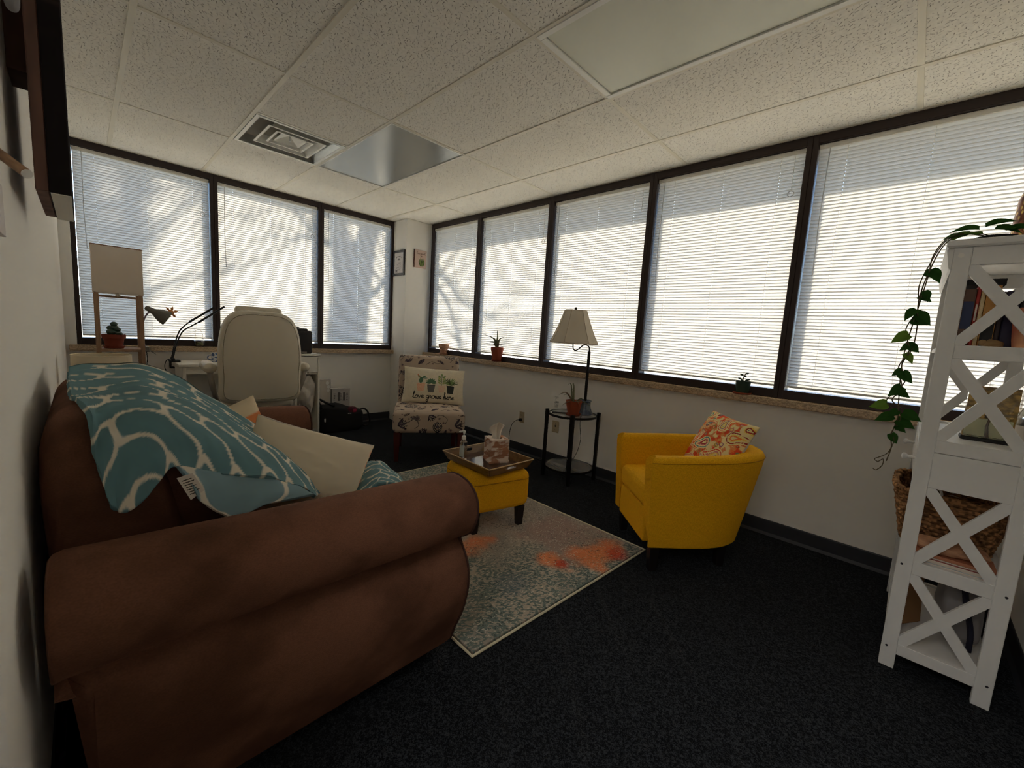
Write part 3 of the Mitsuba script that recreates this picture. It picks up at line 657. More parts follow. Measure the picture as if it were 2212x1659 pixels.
RUG = np.array([(.968, 1.046), (2.250, .992), (2.285, 2.945), (1.003, 2.965)])
rg = thing('area_rug', 'faded cream rug with teal and orange blotches under the ottoman', 'rug')
pl = Polygon(RUG)
part(rg, 'pile', prism(pl.buffer(-.012), .009, 'z', .0005), 'm_rug')
part(rg, 'binding', tube(np.vstack([np.linspace(RUG[i], RUG[(i + 1) % 4], 30)[:-1] for i in range(4)]) @ np.array([[1, 0, 0], [0, 1, 0.0]]) + [0, 0, .0055], .0055, 6, closed=True), 'm_binding', smooth=True, label='cream bound edge')

# ---------------------------------------------------------------- ottoman, tray and what stands on it
def weave_h(p, n, uv): return nz(p.x * 420, p.y * 420, p.z * 420)
def yellow_fn(p, n, uv):
    a = nz(p.x * 300, p.y * 300, p.z * 300); return mix(srgb(206, 146, 12), srgb(236, 180, 32), a)
scene['m_yellow'] = {'type': 'twosided', 'b': {'type': 'bumpmap', 't': mikit.proc(weave_h, 5e-4), 'scale': .0012, 'b': {'type': 'principled', 'base_color': mikit.proc(yellow_fn), 'roughness': .85, 'specular': .15, 'sheen': .3}}}
mat('m_yellow_seam', srgb(170, 116, 10), .9)
mat('m_black_wood', srgb(24, 20, 20), .35)
def refine(m, L):
    mm = Manifold(__import__('manifold3d').Mesh(np.asarray(m.vertices, np.float32), np.asarray(m.faces, np.uint32))).refine_to_length(L).to_mesh()
    return trimesh.Trimesh(np.array(mm.vert_properties[:, :3], float), np.array(mm.tri_verts), process=False)
def tapered_leg(x, y, z1, a, b, lean=(0, 0), rot=0):
    p = []
    for (r, z, dx, dy) in ((b, 0, lean[0], lean[1]), (a, z1, 0, 0)):
        for sx in (-1, 1):
            for sy in (-1, 1): p += [(sx * r + dx, sy * (r - .003) + dy, z), (sx * (r - .003) + dx, sy * r + dy, z)]
    return move(hull_pts(p), rotz(rot), (x, y, 0))
oa = -.249; oc = np.array([1.785, 1.885]); OM = rotz(oa)
ot = thing('ottoman', 'yellow fabric ottoman with black legs standing on the rug', 'ottoman')
s_ = refine(rbox(-.205, .205, -.205, .205, .135, .372, .045, 24), .02); v = s_.vertices.copy(); top = v[:, 2] > .33
v[:, 2] += np.where(top, .016 * (1 - (v[:, 0] / .21) ** 2) * (1 - (v[:, 1] / .21) ** 2), 0); v[:, 0] *= 1 + .02 * np.sin((v[:, 2] - .13) * 12); s_.vertices = v
part(ot, 'cover', move(s_, OM, (*oc, 0)), 'm_yellow', smooth=50)
part(ot, 'seam', tube([tuple(OM @ np.array([sx * .207, sy * .207, .322]) + np.array([*oc, 0])) for sx, sy in [(-.85, -1), (.85, -1), (1, -.85), (1, .85), (.85, 1), (-.85, 1), (-1, .85), (-1, -.85)]], .003, 5, closed=True), 'm_yellow_seam')
for sx in (-1, 1):
    for sy in (-1, 1):
        q = OM @ np.array([sx * .160, sy * .160, 0]); part(ot, 'leg', tapered_leg(oc[0] + q[0], oc[1] + q[1], .137, .026, .018, rot=oa), 'm_black_wood')
def wood_tray(p, n, uv): return mix(srgb(84, 58, 30), srgb(128, 94, 48), fb(p.x * 14, p.y * 60, p.z * 60, 3))
scene['m_tray'] = {'type': 'twosided', 'b': {'type': 'principled', 'base_color': mikit.proc(wood_tray), 'roughness': .32, 'specular': .5}}
mat('m_tray_base', srgb(58, 36, 26), .07, specular=.8, clearcoat=.6, clearcoat_gloss=.97)
mat('m_tray_rim', srgb(168, 138, 96), .35, metallic=.4)
tc = np.array([1.768, 1.872]); ta = -.03; TMx = rotz(ta); TZ = .3885
tr = thing('serving_tray', 'dark brown wooden tray with cut-out handles on the yellow ottoman', 'tray')
W_ = lambda m: move(m, TMx, (*tc, TZ))
hx, hy, H_, fl = .155, .200, .052, .026
part(tr, 'base', W_(box(-hx, hx, -hy, hy, 0, .008)), 'm_tray_base', label='glossy dark tray floor')
def tray_side(a, b, o, handle):
    """Sloping side from corner a to b (2-D), flaring outward by o."""
    a, b, o = np.array(a), np.array(b), np.array(o); t = .007; d = (b - a) / np.linalg.norm(b - a); nn = o / np.linalg.norm(o); fa = d * fl
    def P(s, h, k): q = a + (b - a) * s + nn * (fl * h) + d * fl * h * (2 * s - 1) + nn * t * k; return (q[0], q[1], H_ * h)
    segs = [(0, 1, 0, 1)] if not handle else [(0, .36, 0, 1), (.64, 1, 0, 1), (.36, .64, 0, .42), (.36, .64, .76, 1)]
    return cat([hull_pts([P(s, h, k) for s in (s0, s1) for h in (h0, h1) for k in (0, 1)]) for s0, s1, h0, h1 in segs])
part(tr, 'side', W_(tray_side((-hx, -hy), (hx, -hy), (0, -1), True)), 'm_tray')
part(tr, 'side', W_(tray_side((hx, hy), (-hx, hy), (0, 1), True)), 'm_tray')
part(tr, 'side', W_(tray_side((hx, -hy), (hx, hy), (1, 0), False)), 'm_tray')
part(tr, 'side', W_(tray_side((-hx, hy), (-hx, -hy), (-1, 0), False)), 'm_tray')
rx_, ry_ = hx + fl + .004, hy + fl + .004
part(tr, 'rim', W_(cat([tube([(-rx_, -ry_, H_), (rx_, -ry_, H_)], .004, 6), tube([(rx_, -ry_, H_), (rx_, ry_, H_)], .004, 6), tube([(rx_, ry_, H_), (-rx_, ry_, H_)], .004, 6), tube([(-rx_, ry_, H_), (-rx_, -ry_, H_)], .004, 6)])), 'm_tray_rim', smooth=40)
def white_wash(p, n, uv):
    g = fb(p.x * 20 + p.y * 20, p.z * 110, 1.0, 3); w = fb(p.x * 26 - p.y * 9, p.z * 34 + p.y * 20, 6.0, 3)
    c = mix(srgb(140, 92, 66), srgb(176, 128, 98), g); return mix(c, srgb(214, 196, 182), sst(.38, .6, w + (g - .5) * .35))
scene['m_wash'] = {'type': 'twosided', 'b': {'type': 'principled', 'base_color': mikit.proc(white_wash), 'roughness': .8, 'specular': .2}}
mat('m_tissue', srgb(226, 218, 206), .9)
bx_ = thing('tissue_box', 'whitewashed wooden tissue box cover on the tray', 'tissue box')
ba = -.42; bc = np.array([1.832, 1.862]); Wb = lambda m: move(m, rotz(ba), (*bc, TZ + .008))
s2_ = .063
part(bx_, 'body', Wb(cat(box(-s2_, s2_, -s2_, -s2_ + .008, 0, .142, .001), box(-s2_, s2_, s2_ - .008, s2_, 0, .142, .001), box(-s2_, -s2_ + .008, -s2_ + .008, s2_ - .008, 0, .142, .001), box(s2_ - .008, s2_, -s2_ + .008, s2_ - .008, 0, .142, .001))), 'm_wash')
ring = Polygon(shbox(-s2_, -s2_, s2_, s2_).exterior.coords, [list(Point(0, 0).buffer(.034).exterior.coords)])
part(bx_, 'lid', Wb(prism(ring, .008, 'z', .142)), 'm_wash')
part(bx_, 'plinth', Wb(cat(box(-s2_ - .004, s2_ + .004, -s2_ - .004, -s2_, 0, .018, .001), box(-s2_ - .004, -s2_, -s2_, s2_, 0, .018, .001), box(s2_, s2_ + .004, -s2_, s2_, 0, .018, .001), box(-s2_, s2_, s2_, s2_ + .004, 0, .018, .001))), 'm_wash')
ti = thing('tissue', 'white paper tissue pulled up out of the wooden box', 'tissue')
ctrl = []
for i, (z, w, bow) in enumerate(((.10, .020, .0), (.150, .026, .004), (.185, .034, .010), (.215, .042, .004), (.238, .046, -.012), (.252, .030, -.022))):
    ctrl.append([(-w - (.008 if i == 3 else 0), bow + .010, z - (.012 if i > 2 else 0)), (-w * .4, bow - .014, z + .004), (w * .1, bow + .012, z + .002), (w * .55, bow - .010, z - .004), (w, bow + .006, z - .010 * (i > 3))])
P = resample(ctrl, 40, 50); m, _ = thick_sheet(P, .0012)
scene[ti] = mesh_dict(Wb(m), 'm_tissue', True)
mat('m_pump', srgb(226, 224, 218), .35)
scene['m_bottle'] = {'type': 'dielectric', 'int_ior': 1.45}
mat('m_label', srgb(196, 208, 206), .5)
hs = thing('hand_sanitizer', 'clear pump bottle of hand sanitizer on the tray', 'pump bottle')
sc_ = np.array([1.672, 2.000, TZ + .008])
part(hs, 'bottle', lathe([(0, .0), (.0215, .0), (.0235, .004), (.0235, .105), (.021, .117), (.012, .127), (.0115, .134), (0, .134)], 32, sc_), 'm_bottle', smooth=40)
part(hs, 'label', lathe([(.0238, .022), (.0238, .096)], 32, sc_).slice_plane(sc_ + [-.004, 0, 0], [-1, .25, 0]), 'm_label', smooth=True, label='pale label on the bottle')
part(hs, 'collar', lathe([(0, .132), (.0135, .132), (.0135, .152), (.009, .156), (.0045, .158), (.0045, .172), (0, .172)], 24, sc_), 'm_pump', smooth=40)
part(hs, 'pump_head', cat(lathe([(0, .170), (.0075, .170), (.010, .186), (0, .188)], 20, sc_), hull_pts(np.array([(-.034, -.003, .184), (-.034, .003, .184), (-.032, -.003, .178), (.006, -.006, .188), (.006, .006, .188), (.006, 0, .176), (-.03, .002, .188), (-.03, -.002, .188)]) @ rotz(-.3).T + sc_)), 'm_pump', smooth=40)
part(hs, 'dip_tube', tube([sc_ + [0, 0, .13], sc_ + [.004, 0, .01]], .0018, 6), 'm_pump')

# ---------------------------------------------------------------- yellow tub chair
TO, TS, TD = np.array([2.245, 1.054]), np.array([.675, .737]), np.array([.737, -.675])
def tl(s, d, z): return np.stack([TO[0] + TS[0] * np.asarray(s) + TD[0] * np.asarray(d), TO[1] + TS[1] * np.asarray(s) + TD[1] * np.asarray(d), np.broadcast_to(np.asarray(z, float), np.shape(s))], -1)
def upath(w, d0, d1, n=64, sq=2.6):
    """U from the near front corner round the back to the far front corner: straight arms, then a squarish curve."""
    dm = d0 + (d1 - d0) * .30; a = np.linspace(0, np.pi, n); e = 2 / sq
    s = -w * np.sign(np.cos(a)) * np.abs(np.cos(a)) ** e; d = dm + (d1 - dm) * np.abs(np.sin(a)) ** e
    m_ = 12; ls = np.linspace(d0, dm, m_, endpoint=False)
    return np.concatenate([np.full(m_, -w), s, np.full(m_, w)]), np.concatenate([ls, d, ls[::-1]])
ch = thing('tub_chair', 'yellow fabric tub chair with black feet against the right wall', 'armchair')
zs = [.135, .139, .15, .30, .45, .58, .612, .628, .634]; secs_o = []
for z in zs:
    f_ = np.clip((z - .135) / .5, 0, 1); r_ = {.135: .020, .139: .010, .15: 0, .612: .004, .628: .016, .634: .032}.get(z, 0)
    s, d = upath(.278 + .014 * f_ - r_, -.045 - .030 * f_ + r_, .545 + .125 * f_ - r_); secs_o.append(tl(s, d, z + .022 * f_ * np.clip(d / .6, 0, 1)))
secs_i = []
for z in [.634, .628, .60, .50, .40, .30]:
    f_ = np.clip((z - .135) / .5, 0, 1); r_ = {.634: .030, .628: .014}.get(z, 0)
    s, d = upath(.278 + .014 * f_ - .086 + r_, -.045 - .030 * f_ + .0 + (r_ * .0 + (.032 if z == .634 else .016 if z == .628 else 0)), .545 + .125 * f_ - .105 + r_, sq=2.4); secs_i.append(tl(s, d, z + .022 * f_ * np.clip(d / .6, 0, 1)))
G = np.array(secs_o + secs_i)
v = G.reshape(-1, 3); nr, nc = G.shape[:2]; f = [grid_faces(nr, nc)]
k0, k1 = np.arange(nr) * nc, np.arange(nr) * nc + nc - 1
def fan(ring_idx, v):
    c = len(v); v = np.vstack([v, v[ring_idx].mean(0)]); return v, np.array([[ring_idx[i], ring_idx[(i + 1) % len(ring_idx)], c] for i in range(len(ring_idx))])
v, f1 = fan(k0, v); v, f2 = fan(k1[::-1], v)
bi = np.arange(nc); f3 = grid_faces(2, nc); mp = np.concatenate([np.arange((nr - 1) * nc, nr * nc), np.arange(nc)]); f3 = mp[f3]
t = trimesh.Trimesh(v, np.vstack(f + [f1, f2, f3]), process=False); trimesh.repair.fix_normals(t)
part(ch, 'shell', t, 'm_yellow', smooth=48)
s, d = upath(.2925, -.070, .662); part(ch, 'seam', tube(tl(s, d, .606 + .021 * np.clip(d / .6, 0, 1)), .0022, 5), 'm_yellow_seam', smooth=True)
def tpoly(pts, z0, z1, r, taper=0):
    """Rounded block with a footprint given in chair coordinates."""
    sp = Manifold.sphere(r, 16); hs_ = []
    for (a, b) in pts:
        for z in (z0 + r, z1 - r): hs_.append(sp.translate(tuple(tl(a, b, z).tolist())))
    mm = Manifold.batch_hull(hs_).to_mesh(); return trimesh.Trimesh(np.array(mm.vert_properties[:, :3], float), np.array(mm.tri_verts), process=False)
part(ch, 'front_rail', tpoly([(-.188, -.035), (.188, -.035), (.188, .38), (-.188, .38)], .137, .325, .012), 'm_yellow', smooth=48)
sq = refine(tpoly([(-.168, -.025), (.168, -.025), (.172, .34), (.09, .46), (-.09, .46), (-.172, .34)], .325, .452, .035), .02)
vv = sq.vertices.copy(); loc = (vv[:, :2] - TO) @ np.stack([TS, TD], 1); vv[:, 2] += np.where(vv[:, 2] > .42, .014 * np.clip(1 - (loc[:, 0] / .2) ** 2, 0, 1) * np.clip(1 - ((loc[:, 1] - .2) / .28) ** 2, 0, 1), 0); sq.vertices = vv
part(ch, 'seat_cushion', sq, 'm_yellow', smooth=50)
for s, d in ((-.235, .005), (.235, .005), (-.165, .42), (.165, .42)):
    q = tl(s, d, 0); part(ch, 'leg', tapered_leg(q[0], q[1], .14, .027, .020, rot=math.atan2(TS[1], TS[0])), 'm_black_wood')

# paisley cushion leaning in the chair
def drop(p, c, sc, rot, bend=.9):
    """Signed distance (in units of the motif) to a curled teardrop."""
    q = (p - np.array(c)) / sc; co, si = math.cos(rot), math.sin(rot); q = np.stack([q[:, 0] * co + q[:, 1] * si, -q[:, 0] * si + q[:, 1] * co], 1)
    d = np.full(len(q), 9.0)
    for t_ in np.linspace(0, 1, 12):
        ang = t_ * bend * 1.6; cx, cy = .95 * math.sin(ang) * (.5 + .5 * t_), .95 * t_ * math.cos(ang * .6) * 1.3; r_ = .5 * (1 - t_) ** .8 + .05
        d = np.minimum(d, np.hypot(q[:, 0] - cx, q[:, 1] - cy) - r_)
    return d, q
def stamp_rings(col, d, cols, w):
    for i, c in enumerate(cols): col = over(col, (d < -w * i).astype(float), c)
    return col
def paisley_colors(uv, w, h):
    p = uv * np.array([w / 2, h / 2]); r = np.random.default_rng(11)
    pal = [srgb(214, 78, 52), srgb(226, 122, 62), srgb(232, 196, 92), srgb(96, 140, 150), srgb(158, 44, 48), srgb(204, 120, 128), srgb(236, 214, 158), srgb(172, 150, 84), srgb(150, 92, 130)]
    base = np.array(srgb(222, 150, 92)); n1 = meshkit.fbm(np.stack([p[:, 0] * 40, p[:, 1] * 40, p[:, 0] * 0], 1), 3)
    col = over(np.ones((len(p), 3)) * base, (n1 > .52).astype(float), pal[1]); col = over(col, (n1 > .6).astype(float), pal[0]); col = over(col, (n1 < .40).astype(float), pal[6])
    for i in range(70):
        c = (r.uniform(-w / 2, w / 2), r.uniform(-h / 2, h / 2)); a = r.uniform(.008, .016); d = np.hypot(p[:, 0] - c[0], p[:, 1] - c[1]) / a
        col = over(col, d < 1, pal[r.integers(9)]); col = over(col, d < .62, pal[r.integers(9)]); col = over(col, d < .28, pal[6])
    cs = [(-.11, .10), (.02, .12), (.13, .08), (-.13, -.03), (-.02, -.01), (.10, -.05), (-.08, -.14), (.05, -.14), (.15, -.15), (.17, .16), (-.17, .17)]
    for i, c in enumerate(cs):
        d, q = drop(p, c, .062 + .02 * r.random(), r.uniform(0, 6.28)); j = r.permutation(9)
        col = stamp_rings(col, d, [pal[6], pal[j[0]], pal[6], pal[j[1]], pal[j[2]], pal[6], pal[j[3]]], .085)
        dots = (np.sin(q[:, 0] * 26) * np.sin(q[:, 1] * 26) > .55) & (d < -.1) & (d > -.34); col = over(col, dots.astype(float), pal[6])
    return col
V, f, uv, side = pillow_grid(.40, .40, .13, 170, 170, .05)
pz = tl(.185, .500, .815); p2 = tl(-.150, .535, .800); p3 = tl(.200, .315, .475)
R, _ = frame(p2 - pz, p3 - pz, 0); ctr = (p2 + p3) / 2 + R[:, 1] * .02
k = thing('cushion', 'paisley cushion in red, orange and yellow leaning in the yellow tub chair', 'cushion')
col = paisley_colors(uv, .40, .40); col = np.where((side == 1)[:, None], np.array(srgb(196, 186, 172)), col)
part(k, 'cover', move(tm(V, f), R, ctr), 'm_cushion', smooth=True, color=col)
# ---------------------------------------------------------------- round glass side table with lamp and plant
mat('m_black_metal', srgb(22, 20, 20), .38, metallic=.5)
scene['m_glass'] = {'type': 'dielectric', 'int_ior': 1.5}
mat('m_terracotta', srgb(142, 66, 42), .75)
mat('m_terracotta_dark', srgb(122, 52, 34), .7)
mat('m_soil', srgb(52, 40, 32), .95)
st = thing('side_table', 'round two-tier glass side table with black metal legs at the right wall', 'side table')
SC = np.array([2.910, 2.046])
for lx, ly in ((2.777, 2.221), (2.730, 1.913), (3.044, 1.871), (3.090, 2.180)):
    part(st, 'leg', box(lx - .0125, lx + .0125, ly - .0125, ly + .0125, 0, .593, .002), 'm_black_metal')
def ring_band(r, z0, z1, t): return lathe([(r - t, z0), (r, z0), (r, z1), (r - t, z1), (r - t, z0)], 64, (*SC, 0))
for zz, nm in ((.560, 'glass_top'), (.100, 'glass_shelf')):
    part(st, 'hoop', ring_band(.208, zz - .008, zz + .009, .010), 'm_black_metal', smooth=40)
    part(st, nm, lathe([(0, zz), (.1975, zz), (.1975, zz + .007), (0, zz + .007)], 64, (*SC, 0)), 'm_glass', smooth=40, label='clear round glass')
ZT = .567
tb = thing('table_lamp', 'tall lamp with beige bell shade, curved arm and blue-grey ceramic base', 'lamp')
def glaze(p, n, uv): return mix(srgb(58, 72, 98), srgb(112, 124, 132), sst(.35, .65, fb(p.x * 30, p.y * 30, p.z * 22, 3)))
scene['m_glaze'] = {'type': 'twosided', 'b': {'type': 'principled', 'base_color': mikit.proc(glaze), 'roughness': .22, 'specular': .6}}
scene['m_shade'] = {'type': 'principledthin', 'base_color': rgb(srgb(206, 196, 180)), 'roughness': .9, 'diff_trans': .35, 'spec_trans': 0.0, 'eta': 1.2}
mat('m_shade_trim', srgb(176, 160, 140), .9)
LB = np.array([2.975, 1.975, ZT])
part(tb, 'base', lathe([(0, 0), (.060, 0), (.066, .006), (.064, .025), (.053, .055), (.048, .085), (.051, .112), (.056, .118), (.054, .124), (.046, .122), (.020, .116), (0, .116)], 40, LB), 'm_glaze', smooth=50)
part(tb, 'pole', tube([LB + [0, 0, .115], LB + [0, 0, 1.108 - ZT]], .0125, 16), 'm_black_metal', smooth=40)
ux = np.array([-.69, .72, 0]) ; TOP = LB + [0, 0, 1.108 - ZT]
arm = smooth_path([TOP, TOP + [0, 0, .035] + ux * .004, TOP + [0, 0, .052] + ux * .025, TOP + [0, 0, .050] + ux * .055, TOP + [0, 0, .018] + ux * .090, TOP + [0, 0, .002] + ux * .118, TOP + [0, 0, .018] + ux * .138, TOP + [0, 0, .06] + ux * .142, TOP + [0, 0, .15] + ux * .142], 60)
part(tb, 'arm', tube(arm, .0048, 10), 'm_black_metal', smooth=True)
SH = np.array([*(TOP + ux * .142)[:2], 1.170])
sp_ = [(.205, 0), (.206, .008), (.186, .045), (.160, .10), (.135, .16), (.113, .22), (.096, .268), (.094, .272)]
sv = []; a8 = np.deg2rad([28, 62, 118, 152, 208, 242, 298, 332]) + math.atan2(.687, .717)
for r_, z in sp_: sv.append(np.stack([np.cos(a8) * r_ * 1.03, np.sin(a8) * r_ * 1.03, np.full(8, z)], 1) + SH)
G = np.array(sv); f = [[i * 8 + j, i * 8 + (j + 1) % 8, (i + 1) * 8 + (j + 1) % 8, (i + 1) * 8 + j] for i in range(len(sp_) - 1) for j in range(8)]
shd = part(tb, 'shade', tm(G.reshape(-1, 3), f), 'm_shade', smooth=28)
for j in range(8): part(shd, 'rib', tube(G[:, j], .0022, 5), 'm_shade_trim')
for g_, r_ in ((G[0], .0035), (G[-1], .0028)): part(shd, 'hem', tube(g_, r_, 6, closed=True), 'm_shade_trim')
part(tb, 'finial', cat(lathe([(0, .262), (.004, .264), (.004, .276), (.011, .282), (.012, .290), (.008, .297), (0, .299)], 20, SH), tube([SH + [-.09, 0, .268], SH + [.09, 0, .268]], .0015, 5)), 'm_black_metal', smooth=40)
part(tb, 'cord', tube(smooth_path([LB + [.01, -.03, .004], LB + [-.01, .02, -.02], LB + [-.03, .01, -.10], LB + [-.02, .0, -.22], LB + [-.07, .0, -.34], LB + [-.13, .02, -.42], LB + [-.12, .10, -.52], LB + [.06, .28, -.555], LB + [.115, .60, -.55]], 60), .0028, 6), 'm_black', smooth=True, label='thin black lamp cord')

def pot(parent, c, prof, bs='m_terracotta', soil_r=None, soil_z=None, n=40):
    p_ = part(parent, 'pot', lathe(prof, n, c), bs, smooth=40)
    if soil_r: part(parent, 'soil', lathe([(0, soil_z + .004), (soil_r * .6, soil_z + .002), (soil_r, soil_z)], 24, c), 'm_soil', smooth=True)
    return p_
def blade(base, tip, mid_up, w, t=.25, n=14):
    """Tapering fleshy leaf."""
    base, tip = np.array(base, float), np.array(tip, float); mid = (base + tip) / 2 + np.array(mid_up, float)
    p = smooth_path([base, mid, tip], n); s = np.linspace(0, 1, n)
    return tube(p, w * (1 - s ** 1.6) * (.8 + .4 * np.sin(np.pi * np.minimum(s * 1.5, 1))) + .0006, 7)
mat('m_aloe', srgb(92, 96, 66), .5)
mat('m_aloe_dry', srgb(104, 84, 62), .6)
pp = thing('potted_aloe', 'small spidery aloe in a terracotta pot on the glass side table', 'potted plant')
PC = np.array([2.842, 1.995, ZT])
pot(pp, PC + [0, 0, .012], [(0, .0), (.046, .0), (.066, .100), (.068, .116), (.064, .116), (.061, .098), (0, .097)], soil_r=.060, soil_z=.099)
part(pp, 'saucer', lathe([(0, .0), (.056, 0), (.064, .016), (.061, .017), (.054, .006), (0, .006)], 36, PC + [0, 0, .002]), 'm_terracotta_dark', smooth=40)
for i, (a, L, up, dr_) in enumerate([(2.6, .14, .085, -.02), (.6, .13, .13, .0), (2.0, .05, .14, .0), (3.0, .17, .03, -.045), (-.3, .14, .02, -.06), (-1.1, .12, .03, -.05), (3.9, .13, .04, -.05), (1.3, .11, .06, -.02), (4.6, .10, .05, -.03)]):
    d = np.array([math.cos(a + .2), math.sin(a + .2), 0]); b0 = PC + [0, 0, .115] + d * .012
    part(pp, 'leaf', blade(b0, b0 + d * L + [0, 0, up + dr_], np.array([0, 0, abs(up) * .55]), .0055), 'm_aloe' if i % 3 else 'm_aloe_dry', smooth=True)
scene['m_acrylic'] = {'type': 'thindielectric', 'int_ior': 1.45}
sg = thing('acrylic_sign', 'clear acrylic sign with rows of small dark print behind the aloe pot', 'sign')
n_ = np.array([.717, .687, 0]); r2 = np.array([.692, -.722, 0])
C_ = np.array([2.815, 2.125, ZT + .004])
part(sg, 'panel', hull_pts([C_ + r2 * a + n_ * b + np.array([0, 0, z]) for a in (-.055, .075) for b in (-.0015, .0015) for z in (0, .165)]), 'm_glass')
part(sg, 'foot', hull_pts([C_ + r2 * a + n_ * b + np.array([0, 0, z]) for a in (-.06, .08) for b in (-.02, .02) for z in (-.003, .004)]), 'm_black')
lines = []
Fp = C_ - n_ * .0022
rr = random.Random(2)
for z, w0, w1, hh in [(.132, -.045, -.015, .002), (.120, -.04, -.02, .002), (.110, -.035, -.022, .0015)] + [(.072 - .006 * i, -.045, -.012, .0016) for i in range(9)]:
    lines.append(hull_pts([Fp + r2 * a + np.array([0, 0, z + s * hh]) - n_ * b for a in (w0, w1 + rr.uniform(-.006, .006)) for s in (0, 1) for b in (0, .0006)]))
for i in range(5): lines.append(hull_pts([Fp + r2 * a + np.array([0, 0, z]) - n_ * b for a in (-.042 + i * .008, -.0385 + i * .008 + (i % 2) * .002) for z in (.082, .098) for b in (0, .0006)]))
part(sg, 'print', cat(lines), 'm_ink', label='small dark print')

# ---------------------------------------------------------------- floral accent chair
AF, AS = np.array([-.54, -.842]), np.array([.842, -.54])
AO = np.array([2.155, 3.070])              # middle of the seat front
def al(s, d, z): return np.array([AO[0] + AS[0] * s - AF[0] * d, AO[1] + AS[1] * s - AF[1] * d, z])
AM = np.array([[AS[0], -AF[0], 0], [AS[1], -AF[1], 0], [0, 0, 1.0]])
def A_(m): return move(m, AM, (*AO, 0))
PALE, INK, GREYV, WHT, TAUPE = srgb(188, 170, 154), srgb(44, 36, 46), srgb(98, 86, 98), srgb(222, 212, 198), srgb(150, 126, 112)
def leaf_sd(p, c, sc, rot, fat=.36):
    q = (p - np.array(c)) / sc; co, si = math.cos(rot), math.sin(rot); q = np.stack([q[:, 0] * co + q[:, 1] * si, -q[:, 0] * si + q[:, 1] * co], 1)
    return np.abs(q[:, 1]) - fat * np.clip(1 - q[:, 0] ** 2, 0, 1) + np.clip(np.abs(q[:, 0]) - 1, 0, 9), q
def floral(p, seed=3):
    """Printed paisleys, dotted rosettes, leaves and curls in p (metres); repeats every .42 x .36 m."""
    p = np.mod(p / 1.2 + 50, [.42, .36]); col = np.ones((len(p), 3)) * np.array(PALE); r = np.random.default_rng(seed)
    def wrap(fn):
        for ox in (-.42, 0, .42):
            for oy in (-.36, 0, .36): fn(np.array([ox, oy]))
    def curl(pts, w, c=INK):
        nonlocal col
        q = smooth_path(pts, 16)
        def go(o):
            nonlocal col
            sel = np.all((p > q.min(0) + o - .02) & (p < q.max(0) + o + .02), 1)
            if sel.any(): col[sel] = over(col[sel], (path_dist(p[sel], q + o) < w).astype(float), c)
        wrap(go)
    def leafm(c, sc, rot, fill, fat=.36):
        nonlocal col
        def go(o):
            nonlocal col
            d, q = leaf_sd(p, np.array(c) + o, sc, rot, fat); col = over(col, d < .06, INK); col = over(col, d < -.03, fill)
            vein = (np.abs(np.mod(q[:, 0] * 5 - np.abs(q[:, 1]) * 4, 1) - .5) < .12) & (d < -.06); col = over(col, vein, INK); col = over(col, (np.abs(q[:, 1]) < .03) & (d < 0), INK)
        wrap(go)
    def pais(c, sc, rot):
        nonlocal col
        def go(o):
            nonlocal col
            d, q = drop(p, np.array(c) + o, sc, rot); col = stamp_rings(col, d, [INK, WHT, INK, GREYV, TAUPE, INK, GREYV], .075)
            dots = (np.sin(q[:, 0] * 20) * np.sin(q[:, 1] * 20) > .5) & (d < -.08) & (d > -.2); col = over(col, dots, INK)
        wrap(go)
    def rosette(c, R_):
        nonlocal col
        def go(o):
            nonlocal col
            q = p - np.array(c) - o; d = np.hypot(q[:, 0], q[:, 1]) / R_; a = np.arctan2(q[:, 1], q[:, 0])
            col = over(col, d < 1, INK); sc = np.hypot(np.mod(a / (2 * np.pi) * 14, 1) - .5, (d - .82) * 5.2); col = over(col, (sc < .33) & (d < 1), WHT)
            col = over(col, d < .62, PALE); sc = np.hypot(np.mod(a / (2 * np.pi) * 9, 1) - .5, (d - .5) * 4.5); col = over(col, (sc < .30) & (d < .62), INK)
            col = over(col, d < .36, GREYV); col = over(col, (d < .36) & (np.sin(q[:, 0] * 900) * np.sin(q[:, 1] * 900) > .3), INK)
        wrap(go)
    def tulip(c, sc, rot):
        for k_, a in enumerate((-.7, -.35, 0, .35, .7)):
            d_ = np.array([math.cos(rot + a), math.sin(rot + a)]); leafm(np.array(c) + d_ * sc * .9, sc * .95, rot + a, WHT if k_ % 2 else GREYV, .20)
    curl([(.02, .10), (.08, .14), (.13, .12), (.16, .17), (.22, .20), (.27, .17)], .0018); curl([(.22, .30), (.28, .27), (.33, .30), (.36, .25), (.33, .22)], .0018); curl([(.05, .30), (.10, .33), (.15, .30), (.14, .26)], .0018)
    curl([(.30, .05), (.35, .09), (.40, .06), (.41, .12)], .0018); curl([(.10, .02), (.15, .05), (.20, .03), (.22, .07)], .0018)
    rosette((.30, .13), .050); rosette((.08, .235), .036)
    pais((.125, .12), .044, -.5); pais((.35, .30), .040, 2.2)
    tulip((.21, .245), .036, .3); tulip((.40, .18), .026, 1.8); tulip((.02, .33), .028, 5.2)
    leafm((.06, .045), .036, .7, GREYV); leafm((.20, .15), .026, 2.0, TAUPE); leafm((.375, .05), .030, .2, GREYV); leafm((.14, .195), .022, 1.1, GREYV); leafm((.27, .33), .024, .4, TAUPE); leafm((.23, .045), .024, 2.4, GREYV)
    for i in range(26):
        c = r.uniform([0, 0], [.42, .36]); R_ = r.uniform(.005, .011); d = np.hypot(*(p - c).T) / R_; m_ = (d < 1) & (np.abs(col - np.array(PALE)).sum(1) < .02)
        col = over(col, m_, TAUPE); col = over(col, m_ & (d < .55), GREYV)
    return col
